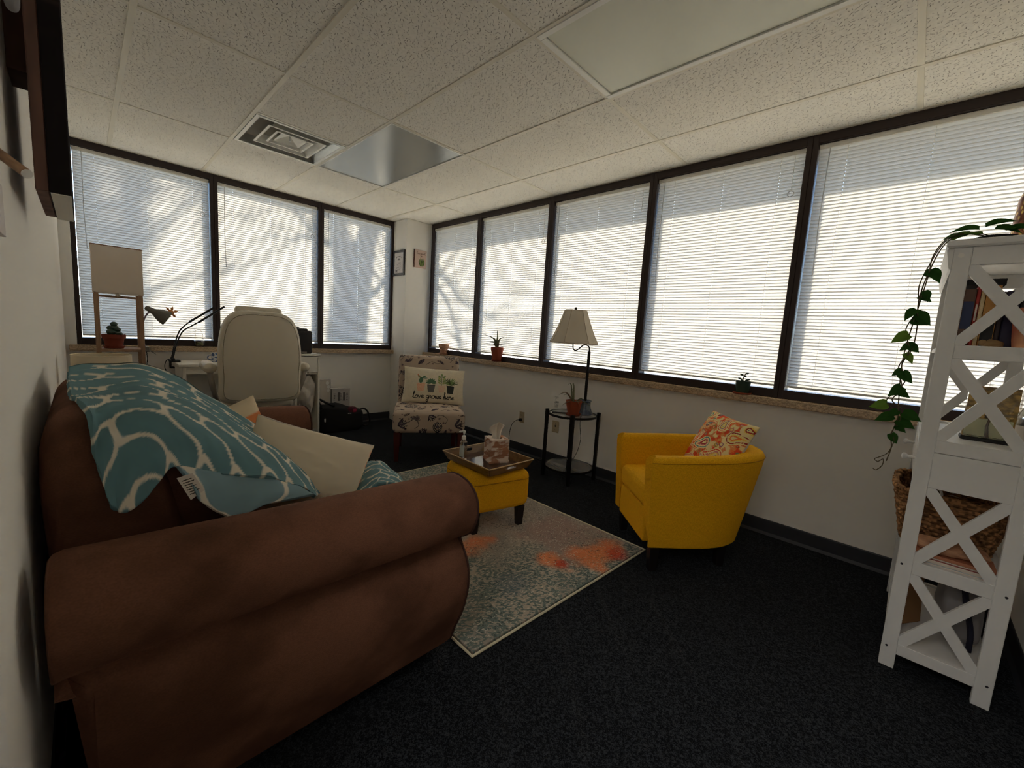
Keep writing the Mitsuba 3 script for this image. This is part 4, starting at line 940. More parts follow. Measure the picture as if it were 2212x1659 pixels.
def floral_mesh(m, off=(0, 0)):
    m = refine(m, .0055); m.fix_normals() if False else None
    v = np.array(m.vertices); t = trimesh.Trimesh(v, m.faces, process=False); n = np.abs(np.array(t.vertex_normals))
    uv = np.where((n[:, 0] > .75)[:, None], np.stack([v[:, 1] + .11, v[:, 2]], 1), np.stack([v[:, 0], v[:, 2] + v[:, 1] * .8], 1))
    return t, floral(uv + np.array(off))
mat('m_floral', VCOL, .9, specular=.1)
mat('m_mahogany', srgb(74, 24, 18), .35)
ac = thing('accent_chair', 'armless beige chair with dark floral print and mahogany legs before the column', 'chair')
s_ = refine(rbox(-.325, .325, 0, .56, .265, .465, .045, 24), .02); vv = s_.vertices.copy(); vv[:, 2] += np.where(vv[:, 2] > .43, .030 * np.clip(1 - (vv[:, 0] / .33) ** 2, 0, 1) * np.clip(1 - ((vv[:, 1] - .28) / .3) ** 2, 0, 1), 0); s_.vertices = vv
t, c = floral_mesh(s_); part(ac, 'seat', A_(t), 'm_floral', smooth=True, color=c)
b_ = rbox(-.305, .305, .50, .625, .30, .935, .035, 24); vv = b_.vertices.copy(); vv[:, 1] += (vv[:, 2] - .4) * .14; b_.vertices = vv
t, c = floral_mesh(b_, (.13, .07)); part(ac, 'backrest', A_(t), 'm_floral', smooth=True, color=c)
for s, d in ((-.285, .045), (.285, .045), (-.275, .55), (.275, .55)):
    q = al(s, d, 0); part(ac, 'leg', tapered_leg(q[0], q[1], .268, .028, .019, lean=(0, 0), rot=math.atan2(AS[1], AS[0])), 'm_mahogany')

# lumbar pillow with pots and lettering
LET = {'l': [(0, .3), (.5, 1.6), (.75, 2.3), (.45, 2.4), (.3, 1.2), (.4, .1), (.8, .1), (1, .4)], 'o': [(.9, .9), (.4, 1), (.1, .5), (.3, .05), (.8, .1), (1, .6), (.85, .95), (1.2, .85)], 'v': [(0, .9), (.2, .9), (.45, .05), (.9, .9), (1.2, .85)],
       'e': [(0, .4), (.6, .6), (.75, .9), (.45, 1), (.2, .5), (.45, .05), (1, .3)], 'g': [(.9, .85), (.4, 1), (.1, .5), (.4, .1), (.85, .5), (.9, .95), (.85, -.6), (.5, -1.1), (.1, -.7), (.9, -.1), (1.2, .3)], 'r': [(0, .3), (.3, 1), (.35, 1.15), (.5, .9), (.75, .9), (.7, .2), (1, .1)],
       'w': [(0, .8), (.15, .9), (.3, .1), (.6, .1), (.75, .8), (.85, .1), (1.2, .1), (1.35, .9), (1.5, .85)], 's': [(0, .2), (.4, .9), (.55, 1.1), (.7, .5), (.5, .05), (.1, .1), (.8, .1)], 'h': [(0, .3), (.4, 1.6), (.6, 2.3), (.35, 2.4), (.3, 1.2), (.3, 0), (.35, .6), (.7, 1), (.85, .6), (.85, .1), (1.1, .2)]}
ADV = {'l': .85, 'o': 1.1, 'v': 1.1, 'e': .95, 'g': 1.1, 'r': .95, 'w': 1.45, 's': .9, 'h': 1.05, ' ': .75}
def script(text, x0, y0, xh):
    out, x = [], 0
    for ch_ in text:
        if ch_ in LET: out.append(smooth_path(np.array(LET[ch_]) + [x, 0], 26) * [xh, xh] + [x0, y0])
        x += ADV[ch_]
    return out, x * xh
PW, PH = .60, .37
def love_colors(uv):
    p = uv * np.array([PW / 2, PH / 2]); n1 = meshkit.fbm(np.stack([p[:, 0] * 60, p[:, 1] * 60, p[:, 0] * 0], 1), 2)[:, None]
    col = np.ones((len(p), 3)) * np.array(srgb(216, 205, 182)) * (.94 + .12 * n1)
    def potm(cx, w, zt, zb, c, band=None, pat=None):
        nonlocal col
        s = np.clip((p[:, 1] - zb) / (zt - zb), 0, 1); ins = (p[:, 1] < zt) & (p[:, 1] > zb) & (np.abs(p[:, 0] - cx) < w / 2 * (.72 + .28 * s)); col = over(col, ins, c)
        if pat is not None: col = over(col, ins & ((np.mod(p[:, 0] * 90 + p[:, 1] * 90, 1) < .3) | (np.mod(p[:, 0] * 90 - p[:, 1] * 90, 1) < .3)), pat)
        if band is not None: col = over(col, ins & (p[:, 1] > zt - .012), band)
    potm(-.128, .084, .030 - .03, -.082, srgb(218, 160, 124), None, srgb(232, 200, 172)); potm(-.030, .078, -.012, -.088, srgb(104, 104, 100), srgb(84, 86, 84)); potm(.072, .070, -.015, -.085, srgb(214, 202, 180), None, srgb(222, 178, 150)); potm(.158, .078, -.010, -.090, srgb(58, 60, 58), srgb(40, 44, 44))
    def lf(cx, cz, sc, rot, c, fat=.4):
        nonlocal col
        d, q = leaf_sd(p, (cx, cz), sc, rot, fat); col = over(col, d < 0, c); col = over(col, (d < -.0) & (np.abs(q[:, 1]) < .04), np.array(c) * .7)
    g1, g2, g3 = srgb(88, 122, 92), srgb(128, 150, 92), srgb(80, 96, 62)
    lf(-.130, .030, .034, 1.5, g1, .62); lf(-.150, .070, .024, 2.3, srgb(150, 136, 92), .4); lf(-.105, .062, .026, .7, g1, .42); lf(-.088, .052, .022, .1, srgb(150, 160, 140), .4); lf(-.162, .090, .010, 1.6, srgb(206, 130, 90), .6)
    for a in np.linspace(.2, 2.94, 8): lf(-.030 + .030 * math.cos(a), -.002 + .032 * math.sin(a), .026, a, g1 if int(a * 10) % 2 else srgb(104, 132, 96), .36)
    for i in range(4):
        for s in (-1, 1): lf(.070 + s * .022, .012 + i * .022, .020, 1.57 - s * .9, g2 if i % 2 else srgb(168, 172, 104), .46)
    lf(.070, .10, .018, 1.57, g2, .46); col = over(col, seg_dist(p, (.070, -.015), (.070, .10)) < .002, g3)
    for a in np.linspace(.35, 2.8, 11): lf(.158 + .040 * math.cos(a), -.008 + .046 * math.sin(a), .046, a, g2 if int(a * 7) % 2 else g3, .11)
    st_, w_ = script('love grows here', 0, 0, .0205); sc = .40 / w_
    for q in st_:
        q = q * sc + [-.20, -.148]; sel = np.all((p > q.min(0) - .006) & (p < q.max(0) + .006), 1)
        if sel.any(): col[sel] = over(col[sel], path_dist(p[sel], q) < .0034, srgb(34, 30, 34))
    return col
V, f, uv, side = pillow_grid(PW, PH, .13, 300, 190, .05)
pb, pt_ = al(0, .30, .475), al(0, .475, .815)
zax = (pt_ - pb) / np.linalg.norm(pt_ - pb); xax = np.array([*AS, 0]); xax = xax * math.cos(.045) - zax * math.sin(.045); zax = zax - xax * (zax @ xax); zax /= np.linalg.norm(zax)
R = np.stack([xax, np.cross(zax, xax), zax], 1); ctr = (pb + pt_) / 2 + np.array([*AS, 0]) * .045 + np.array([0, 0, .01])
k = thing('cushion', 'oblong cream cushion with potted succulents and the words love grows here', 'cushion')
col = love_colors(uv); col[side == 1] = srgb(214, 202, 180)
part(k, 'cover', move(tm(V, f), R, ctr), 'm_cushion', smooth=True, color=col)
# ---------------------------------------------------------------- desk corner
mat('m_desk', srgb(222, 218, 208), .4)
mat('m_desk_dark', srgb(120, 112, 104), .6)
dk = thing('desk', 'white desk with a drawer pedestal under the back windows', 'desk')
DYF, DYB = 4.40, 4.855
part(dk, 'desktop', box(.548, 1.462, DYF, DYB - .01, .762, .787, .004), 'm_desk')
part(dk, 'apron', box(.60, 1.46, DYF + .035, DYF + .053, .700, .762), 'm_desk')
part(dk, 'side_panel', box(.575, .600, DYF + .02, DYB - .02, 0, .762, .002), 'm_desk')
part(dk, 'back_panel', box(.600, 1.462, DYB - .07, DYB - .055, .20, .762), 'm_desk')
part(dk, 'pedestal_side', box(1.462, 1.480, DYF + .012, DYB - .01, 0, .862, .002), 'm_desk')
part(dk, 'pedestal_side', box(1.682, 1.702, DYF + .012, DYB - .01, 0, .862, .002), 'm_desk')
part(dk, 'pedestal_top', box(1.458, 1.712, DYF, DYB - .01, .862, .882, .003), 'm_desk')
part(dk, 'pedestal_shelf', box(1.480, 1.682, DYF + .03, DYB - .02, .672, .690), 'm_desk')
part(dk, 'pedestal_bottom', box(1.480, 1.682, DYF + .03, DYB - .02, .06, .085), 'm_desk')
part(dk, 'pedestal_back', box(1.480, 1.682, DYB - .03, DYB - .018, .06, .862), 'm_desk')
dw = part(dk, 'drawer', box(1.484, 1.678, DYF + .008, DYF + .028, .694, .856, .002), 'm_desk')
part(dw, 'knob', lathe([(0, 0), (.006, 0), (.006, .014), (.012, .02), (.012, .026), (0, .028)], 16) .apply_transform(np.array([[1, 0, 0, 1.581], [0, 0, -1, DYF + .008], [0, 1, 0, .775], [0, 0, 0, 1.0]])), 'm_desk', smooth=40)
fz = thing('fleece_blanket', 'crumpled pale grey fleece stuffed in the desk pedestal', 'blanket')
b_ = blob((1.585, 4.545, .46), (.088, .14, .20), np.eye(3), (.8, .7), (60, 80)); vv = b_.vertices.copy(); nn = meshkit.fbm(vv * [16, 16, 9], 4, 3) - .5; d_ = vv - np.array([1.585, 4.545, .46]); b_.vertices = vv + d_ * nn[:, None] * .75 * np.array([.6, 1, 1])
vv = b_.vertices; vv[:, 0] = np.clip(vv[:, 0], 1.484, 1.678); vv[:, 2] = np.clip(vv[:, 2], .087, .668); b_.vertices = vv
mat('m_fleece', srgb(196, 188, 178), .95, sheen=.5)
scene[fz] = mesh_dict(b_, 'm_fleece', True)
pr = thing('printer', 'black boxy printer on the desk pedestal', 'printer')
part(pr, 'body', rbox(1.470, 1.640, 4.44, 4.78, .884, 1.115, .018), 'm_black_wood', smooth=40)
part(pr, 'front_panel', box(1.478, 1.585, 4.434, 4.441, .915, 1.085, .002), 'm_black', label='matt black front panel')
part(pr, 'paper_tray', box(1.482, 1.578, 4.425, 4.437, .888, .905, .002), 'm_desk_dark', label='grey paper tray edge')
part(pr, 'lid', rbox(1.474, 1.60, 4.46, 4.76, 1.110, 1.135, .008), 'm_black_wood', smooth=40)
part(pr, 'paper_support', hull_pts([(1.50, 4.72, 1.13), (1.62, 4.72, 1.13), (1.50, 4.75, 1.15), (1.60, 4.75, 1.15), (1.50, 4.725, 1.128), (1.62, 4.73, 1.128)]), 'm_black')

# office chair, seen from behind
mat('m_leather', srgb(206, 196, 176), .42, specular=.45)
mat('m_leather_seam', srgb(150, 138, 118), .6)
mat('m_chair_grey', srgb(150, 142, 132), .4)
oc_ = thing('office_chair', 'cream high-back office chair pushed up to the white desk', 'office chair')
OCY = 3.80
outl = np.array([(.0, .53), (.12, .528), (.22, .535), (.275, .56), (.290, .62), (.286, .72), (.292, .85), (.290, .96), (.280, 1.06), (.262, 1.14), (.232, 1.205), (.18, 1.25), (.10, 1.268), (.0, 1.270)])
def outline_ring(k, n=36):
    q = smooth_path(outl, n); r_ = np.vstack([q, (q[::-1] * [-1, 1])[1:-1]]); c = np.array([0, .9]); return c + (r_ - c) * k
rings = [(1.0, .0), (.992, -.028), (.965, -.046), (.92, -.053), (.915, -.050), (.905, -.054), (.6, -.068), (.3, -.072), (.12, -.073), (.0005, -.0732)]
def dish(k, d, z): return d + .0
def ring3(k, d):
    q = outline_ring(k); bow = -.03 * np.sin((q[:, 1] - .5) * 3.3); return np.stack([q[:, 0], d + bow, q[:, 1]], 1)
back_r = [ring3(k, d) for k, d in rings]; front_r = [ring3(k, -d * .9 + .012) for k, d in rings]
n_ = len(back_r[0])
def skin(rs, flip):
    v = np.vstack(rs); f = []
    for i in range(len(rs) - 1):
        for j in range(n_):
            q = [i * n_ + j, (i + 1) * n_ + j, (i + 1) * n_ + (j + 1) % n_, i * n_ + (j + 1) % n_]; f.append(q[::-1] if flip else q)
    return v, np.array(f)
CM = rotz(-.04); CO = np.array([.998, OCY, 0]); C3 = lambda m: move(m, CM, CO)
va, fa_ = skin(back_r, False); vb, fb_q = skin(front_r, True); fq = np.vstack([fa_, fb_q + len(va), [[j, (j + 1) % n_, len(va) + (j + 1) % n_, len(va) + j] for j in range(n_)]])
t = tm(np.vstack([va, vb]), fq); trimesh.repair.fix_normals(t)
bk = part(oc_, 'backrest', C3(t), 'm_leather', smooth=50)
q = ring3(.912, -.052); part(bk, 'piping', C3(tube(q, .0035, 6, closed=True)), 'm_leather_seam', smooth=True)
part(oc_, 'headrest', C3(rbox(-.165, .165, .005, .085, 1.17, 1.302, .03)), 'm_leather', smooth=50)
part(oc_, 'seat', C3(rbox(-.27, .27, .06, .56, .455, .545, .04)), 'm_leather', smooth=50)
part(oc_, 'seat_plate', C3(box(-.20, .20, .02, .40, .430, .456, .004)), 'm_black')
for s in (-1, 1):
    arm_ = part(oc_, 'armrest', C3(rbox(s * .335 - .042, s * .335 + .042, -.03, .27, .775, .855, .038)), 'm_leather', smooth=50)
    part(arm_, 'support', C3(tube(smooth_path([(s * .335, .02, .785), (s * .325, .02, .70), (s * .295, .08, .58), (s * .25, .16, .47)], 24), .019, 10)), 'm_chair_grey', smooth=True, label='grey curved arm support')
part(oc_, 'gas_lift', C3(tube([(0, .28, .10), (0, .28, .44)], .028, 16)), 'm_black', smooth=40)
for i in range(5):
    a = i * 2 * np.pi / 5 + .3; part(oc_, 'base_spoke', C3(tube([(0, .28, .115), (.29 * math.cos(a), .28 + .29 * math.sin(a), .075)], [.026, .016], 10)), 'm_chair_grey', smooth=40)
    part(oc_, 'caster', C3(blob((.29 * math.cos(a), .28 + .29 * math.sin(a), .033), (.032, .032, .033), np.eye(3), (1, 1), (14, 20))), 'm_black', smooth=True)

# wooden tower lamp with a pot on its shelf
def oak(p, n, uv): return mix(srgb(132, 100, 76), srgb(176, 142, 112), fb(p.x * 70, p.y * 70, p.z * 7, 3))
scene['m_oak'] = {'type': 'twosided', 'b': {'type': 'principled', 'base_color': mikit.proc(oak), 'roughness': .55, 'specular': .3}}
scene['m_fabric_shade'] = {'type': 'principledthin', 'base_color': rgb(srgb(222, 210, 196)), 'roughness': .9, 'diff_trans': .7, 'spec_trans': 0.0, 'eta': 1.2}
tw_ = thing('tower_lamp', 'wooden shelf floor lamp with a square beige fabric shade in the left back corner', 'floor lamp')
X0, X1, Y0, Y1 = .066, .325, 4.18, 4.43
for x in (X0, X1 - .024):
    for y in (Y0, Y1 - .024): part(tw_, 'post', box(x, x + .024, y, y + .024, 0, 1.325, .002), 'm_oak')
for z in (.20, .56, .915): part(tw_, 'shelf', box(X0 + .001, X1 - .001, Y0 + .002, Y1 - .002, z - .009, z + .009, .001), 'm_oak')
part(tw_, 'top_rail', cat(box(X0, X1, Y0, Y0 + .02, 1.325, 1.338, .001)), 'm_oak')
e = .004
part(tw_, 'shade', tm([(X0 - e, Y0 - e, 1.325), (X1 + e, Y0 - e, 1.325), (X1 + e, Y1 + e, 1.325), (X0 - e, Y1 + e, 1.325), (X0 - e, Y0 - e, 1.655), (X1 + e, Y0 - e, 1.655), (X1 + e, Y1 + e, 1.655), (X0 - e, Y1 + e, 1.655)],
     [[0, 1, 5, 4], [1, 2, 6, 5], [2, 3, 7, 6], [3, 0, 4, 7]]), 'm_fabric_shade')
part(tw_, 'shade_frame', tube([(X0 - e, Y0 - e, 1.655), (X1 + e, Y0 - e, 1.655), (X1 + e, Y1 + e, 1.655), (X0 - e, Y1 + e, 1.655)], .004, 6, closed=True), 'm_oak')
part(tw_, 'bulb', lathe([(0, 1.30), (.014, 1.31), (.016, 1.345), (.03, 1.40), (.028, 1.43), (0, 1.45)], 24, ((X0 + X1) / 2, (Y0 + Y1) / 2, 0)), 'm_pump', smooth=True)
part(tw_, 'bulb_bar', box(X0 + .02, X1 - .02, (Y0 + Y1) / 2 - .008, (Y0 + Y1) / 2 + .008, 1.296, 1.312, .001), 'm_oak')
cp = thing('potted_cactus', 'lumpy dark green cactus in a brown terracotta bowl on the lamp shelf', 'potted plant')
CP = np.array([.160, 4.285, .925])
pot(cp, CP + [0, 0, .010], [(0, 0), (.048, 0), (.056, .05), (.060, .062), (.067, .064), (.068, .092), (.063, .093), (.058, .075), (0, .073)], 'm_terracotta_dark', .056, .078)
part(cp, 'saucer', lathe([(0, 0), (.054, 0), (.060, .016), (.057, .017), (.050, .006), (0, .005)], 36, CP + [0, 0, .0015]), 'm_terracotta_dark', smooth=40)
mat('m_cactus', srgb(46, 68, 54), .18, specular=.7)
for c, r_ in (((.012, 0, .115), .030), ((-.014, -.012, .120), .026), ((.03, .01, .105), .022), ((.004, .006, .150), .027), ((-.016, .012, .148), .021), ((.022, -.016, .140), .019), ((.004, 0, .178), .021)):
    part(cp, 'lobe', blob(CP + np.array(c), (r_, r_, r_ * .85), np.eye(3), (1, 1), (16, 24)), 'm_cactus', smooth=True)

# drum lamp on an end table behind the sofa
dl = thing('drum_lamp', 'low lamp with a cream drum shade behind the far end of the sofa', 'lamp')
DL = np.array([.068, 3.15, 0])
mat('m_drum', srgb(222, 208, 180), .9)
scene['m_drum_shade'] = {'type': 'principledthin', 'base_color': rgb(srgb(216, 202, 176)), 'roughness': .9, 'diff_trans': .25, 'spec_trans': 0.0, 'eta': 1.2}
sh_ = part(dl, 'shade', lathe([(.122, .735), (.119, .965)], 56, DL), 'm_drum_shade', smooth=True)
part(sh_, 'hem', tube(np.stack([.119 * np.cos(np.arange(48) * np.pi / 24) + DL[0], .119 * np.sin(np.arange(48) * np.pi / 24) + DL[1], np.full(48, .965)], 1), .003, 6, closed=True), 'm_drum', smooth=True)
part(dl, 'base', lathe([(0, .505), (.06, .505), (.062, .52), (.03, .55), (.05, .62), (.035, .70), (.012, .73), (.012, .80), (0, .80)], 32, DL), 'm_glaze', smooth=50)
part(dl, 'harp', tube([DL + [-.118, 0, .955], DL + [0, 0, .95], DL + [.118, 0, .955]], .002, 5), 'm_black_metal')
part(dl, 'stem', tube([DL + [0, 0, .79], DL + [0, 0, .955]], .004, 6), 'm_black_metal')
et = thing('end_table', 'small wooden end table carrying the drum lamp', 'end table')
part(et, 'top', box(-.085, .235, 2.98, 3.32, .480, .503, .003), 'm_oak')
for x in (-.075, .20):
    for y in (2.99, 3.285): part(et, 'leg', box(x, x + .025, y, y + .025, 0, .48, .002), 'm_oak')

# gooseneck lamp with a grey head and an orange flower clip
mat('m_grey_enamel', srgb(112, 110, 102), .45)
mat('m_goose', srgb(150, 132, 150), .35, metallic=.4)
mat('m_orange_petal', srgb(206, 140, 84), .7)
gl = thing('gooseneck_lamp', 'grey gooseneck clamp lamp with an orange flower ornament beside the tower lamp', 'lamp')
GY_ = 4.36
gp = lambda x, z, dy=0: np.array([x, GY_ + dy, z])
part(gl, 'neck', tube(smooth_path([gp(.340, .93), gp(.324, 1.0), gp(.327, 1.08), gp(.340, 1.15), gp(.362, 1.195), gp(.378, 1.212)], 40), .0058, 10), 'm_goose', smooth=True)
part(gl, 'clamp', box(.325, .365, GY_ - .02, GY_ + .03, .895, .935, .004), 'm_grey_enamel')
ax = gp(.480, 1.165) - gp(.358, 1.238); ax /= np.linalg.norm(ax); z_ = ax; x_ = np.cross([0, 1.0, 0], z_); x_ /= np.linalg.norm(x_); R = np.stack([x_, np.cross(z_, x_), z_], 1)
part(gl, 'head', move(lathe([(0, -.016), (.014, -.012), (.019, 0), (.020, .022), (.024, .045), (.042, .078), (.056, .112), (.060, .140), (.058, .140), (.05, .11), (0, .08)], 36), R, gp(.362, 1.236)), 'm_grey_enamel', smooth=50)
fl_ = part(gl, 'flower', blob(gp(.505, 1.215), (.022, .018, .020), np.eye(3), (1, 1), (14, 20)), 'm_orange_petal', smooth=True, label='orange flower ornament')
for a in (.3, 1.3, 2.2, 3.3, 4.4, 5.4):
    d = np.array([math.cos(a), 0, math.sin(a)]); part(fl_, 'petal', hull_pts([gp(.505, 1.215) + d * .012 + np.array([0, .006 * s, 0]) for s in (-1, 1)] + [gp(.505, 1.215) + d * .030 + np.array([-d[2], 0, d[0]]) * .010 * s for s in (-1, 1)] + [gp(.505, 1.215) + d * .052]), 'm_orange_petal')
part(gl, 'cord', tube(smooth_path([gp(.345, .90), gp(.350, .84), gp(.340, .75), gp(.352, .62), gp(.345, .45), gp(.36, .2), gp(.38, .01)], 40), .0028, 6), 'm_black', smooth=True)
part(gl, 'cord_lever', hull_pts([gp(.36, .905), gp(.385, .885), gp(.41, .868), gp(.38, .90), gp(.36, .915, .012), gp(.405, .875, .01)]), 'm_grey_enamel')

# twin-arm LED clamp lamp
cl_ = thing('clamp_lamp', 'black twin-arm LED clamp lamp on the left edge of the desk', 'lamp')
for k_, (dx, tipx, tipz, dy) in enumerate(((0, .838, 1.282, 0), (.014, .925, 1.299, .03))):
    pts = [(.525 + dx, 4.60 + dy, .82), (.553 + dx * 1.2, 4.60 + dy, .95), (.585 + dx * 2, 4.60 + dy, 1.055), (.628 + dx * 4, 4.60 + dy, 1.112), (.668 + dx * 5, 4.60 + dy, 1.15)]
    g_ = part(cl_, 'gooseneck', tube(smooth_path(pts, 40), .0052, 8), 'm_black', smooth=True)
    a0, a1 = np.array(pts[-1]), np.array([tipx, 4.60 + dy, tipz])
    part(g_, 'joint', tube([a0 - (a1 - a0) * .05, a0 + (a1 - a0) * .08], .009, 10), 'm_black', smooth=40)
    part(g_, 'light_bar', tube([a0, a1 * .98 + a0 * .02, a1], [.0085, .0085, .006], 10), 'm_black', smooth=40)
part(cl_, 'clamp', cat(box(.510, .585, 4.575, 4.655, .789, .806, .004), box(.523, .547, 4.575, 4.655, .806, .826, .004)), 'm_black')
part(cl_, 'clamp_jaw', cat(box(.512, .546, 4.585, 4.645, .735, .748, .003), box(.512, .524, 4.59, 4.64, .735, .79, .002)), 'm_black')
part(cl_, 'cord', tube(smooth_path([(.512, 4.60, .815), (.488, 4.59, .80), (.478, 4.59, .75), (.490, 4.59, .70), (.492, 4.59, .685)], 30), .003, 6), 'm_black', smooth=True)
part(cl_, 'switch', blob((.492, 4.59, .672), (.009, .008, .018), np.eye(3), (.7, .7), (12, 16)), 'm_black', smooth=True)
mg = thing('mug', 'small blue and white mug on the desk behind the office chair', 'mug')
def mugc(p, n, uv): return mix(srgb(206, 210, 214), srgb(70, 92, 140), sst(.48, .54, fb(p.x * 60, p.y * 60, p.z * 60, 2)))
scene['m_mug'] = {'type': 'twosided', 'b': {'type': 'principled', 'base_color': mikit.proc(mugc), 'roughness': .3, 'specular': .5}}
part(mg, 'cup', lathe([(0, 0), (.034, 0), (.037, .008), (.037, .082), (.034, .082), (.033, .01), (0, .01)], 32, (.848, 4.60, .788)), 'm_mug', smooth=40)
part(mg, 'handle', tube(smooth_path([(.813, 4.60, .855), (.788, 4.60, .845), (.785, 4.60, .82), (.813, 4.60, .805)], 20), .005, 8), 'm_mug', smooth=True)

# black bag, boxes leaning on the wall
def bag_fn(p, n, uv): return mix(srgb(12, 12, 14), srgb(26, 24, 26), nz(p.x * 200, p.y * 200, p.z * 200))
mat('m_bag', srgb(20, 19, 21), .75)
mat('m_burgundy', srgb(72, 16, 28), .8)
mat('m_pink', srgb(160, 44, 74), .7)
bg = thing('duffel_bag', 'black fabric bag with burgundy lining slumped on the carpet by the desk', 'bag')
b_ = blob((2.005, 4.60, .142), (.245, .105, .150), np.eye(3), (.42, .40), (50, 80)); vv = b_.vertices.copy(); nn = meshkit.fbm(vv * 7, 4, 6) - .5; vv[:, 2] += np.where(vv[:, 2] > .1, nn * .10 + (2.0 - vv[:, 0]) * .14, 0); vv[:, 1] += nn * .03; vv[:, 2] = np.maximum(vv[:, 2], .002); b_.vertices = vv
part(bg, 'body', b_, 'm_bag', smooth=True)
part(bg, 'lining', blob((2.10, 4.535, .222), (.068, .04, .055), rotz(.0), (.6, .6), (20, 30)), 'm_burgundy', smooth=True, label='burgundy inside')
part(bg, 'pouch', blob((2.125, 4.505, .235), (.026, .016, .022), np.eye(3), (.6, .6), (14, 20)), 'm_pink', smooth=True, label='pink pouch')
part(bg, 'tag', box(1.785, 1.800, 4.492, 4.497, .135, .175, .001), 'm_trim_white', label='small white tag')
part(bg, 'label_strip', box(2.045, 2.085, 4.492, 4.496, .205, .212, .001), 'm_trim_white', label='white strip')
part(bg, 'strap', tube(smooth_path([(1.78, 4.56, .27), (1.73, 4.52, .385), (1.80, 4.50, .35), (1.90, 4.52, .30)], 30), .012, 8), 'm_bag', smooth=True)
part(bg, 'handle', tube(smooth_path([(2.19, 4.56, .225), (2.27, 4.55, .235), (2.325, 4.55, .16), (2.335, 4.55, .07), (2.29, 4.55, .03), (2.23, 4.56, .06)], 40), .010, 8), 'm_bag', smooth=True)
mat('m_carton', srgb(186, 180, 176), .7); mat('m_carton_print', srgb(96, 90, 88), .7)
bx1 = thing('picture_box', 'grey and white printed carton leaning beside the desk leg', 'box')
part(bx1, 'carton', box(1.835, 1.965, 4.770, 4.815, .0, .565, .003), 'm_carton')
part(bx1, 'print', box(1.842, 1.958, 4.7685, 4.7705, .30, .555, .0005), 'm_fleece', label='marbled print')
for (x, z, r_) in ((1.925, .525, .020), (1.937, .480, .019), (1.935, .437, .017)): part(bx1, 'printed_disc', tube([(x, 4.766, z), (x, 4.7688, z)], r_, 20), 'm_trim_white')
bx2 = thing('white_carton', 'white carton with black bar print behind the black bag', 'box')
part(bx2, 'carton', box(1.975, 2.185, 4.755, 4.835, .0, .452, .003), 'm_carton')
for x, z0, z1 in ((2.055, .31, .41), (2.115, .31, .41)): part(bx2, 'print_block', box(x - .014, x + .014, 4.7525, 4.7555, z0, z1, .0005), 'm_carton_print')
lines = [box(1.99 + (i % 3) * .075, 2.01 + (i % 3) * .075, 4.753, 4.7555, .32 + .018 * (i // 3), .326 + .018 * (i // 3), .0005) for i in range(15)]
part(bx2, 'print_lines', cat(lines), 'm_carton_print', kind='stuff')
part(bx2, 'lid', box(1.972, 2.188, 4.752, 4.838, .430, .456, .002), 'm_carton')
# ---------------------------------------------------------------- white bookcase at the right
mat('m_white_paint', srgb(214, 214, 214), .42)
mat('m_screw', srgb(60, 58, 66), .4, metallic=.5)
bc_ = thing('bookcase', 'tall white open bookcase with X-braced sides at the right edge', 'bookcase')
BX0, BX1, BYF, BYR = 2.170, 2.905, -.050, -.347
PWD = .046
def brace(x, t, y0, y1, z0, z1, w):
    """One diagonal board of an X in the plane x..x+t."""
    a, b = np.array([y0, z0]), np.array([y1, z1]); d = b - a; L = np.linalg.norm(d); d /= L; n = np.array([-d[1], d[0]]) * w / 2
    poly = Polygon([a + n, b + n, b - n, a - n]).intersection(shbox(min(y0, y1), min(z0, z1), max(y0, y1), max(z0, z1)))
    return prism(poly, t, 'x', x)
for x in (BX0, BX1 - .024):
    part(bc_, 'post', box(x, x + .024, BYF - PWD, BYF, 0, 1.617, .002), 'm_white_paint')
    part(bc_, 'post', box(x, x + .024, BYR, BYR + PWD, 0, 1.617, .002), 'm_white_paint')
    for z0, z1 in ((1.555, 1.617), (1.228, 1.277), (.400, .452), (.062, .107)):
        part(bc_, 'side_rail', box(x + .002, x + .022, BYR + PWD, BYF - PWD, z0, z1, .0015), 'm_white_paint')
    part(bc_, 'side_panel', box(x + .001, x + .022, BYR + PWD, BYF - PWD, .746, .879, .001), 'm_white_paint')
    part(bc_, 'side_rail', box(x + .001, x + .022, BYR + PWD, BYF - PWD, .8805, .927, .001), 'm_white_paint')
    for z0, z1 in ((1.277, 1.555), (.927, 1.228), (.452, .746), (.107, .400)):
        part(bc_, 'brace', brace(x + .004, .014, BYR + PWD, BYF - PWD, z0, z1, .036), 'm_white_paint')
        part(bc_, 'brace', brace(x + .0035, .015, BYR + PWD, BYF - PWD, z1, z0, .036), 'm_white_paint')
part(bc_, 'top', box(BX0 - .018, BX1 + .018, BYR - .012, BYF + .020, 1.617, 1.643, .005), 'm_white_paint')
for z in (1.268, .918, .448, .100):
    part(bc_, 'shelf', box(BX0 + .024, BX1 - .024, BYR + .004, BYF - .004, z - .018, z, .002), 'm_white_paint')
part(bc_, 'cornice', hull_pts([(x, y, z) for x in (BX0 - .004, BX1 + .004) for (y, z) in ((BYF, 1.612), (BYF + .018, 1.612), (BYF + .016, 1.60), (BYF + .006, 1.545), (BYF, 1.54))]), 'm_white_paint')
for i, xx in enumerate((2.20, 2.545)):
    dr_ = part(bc_, 'drawer', box(xx, xx + .335, BYF - .02, BYF - .002, .752, .890, .003), 'm_white_paint')
    part(dr_, 'knob', lathe([(0, 0), (.007, 0), (.0065, .020), (.013, .028), (.013, .036), (.006, .041), (0, .042)], 20).apply_transform(np.array([[1, 0, 0, xx + (.17 if i == 0 else .25)], [0, 0, 1, BYF - .002], [0, 1, 0, .815], [0, 0, 0, 1.0]])), 'm_white_paint', smooth=40)
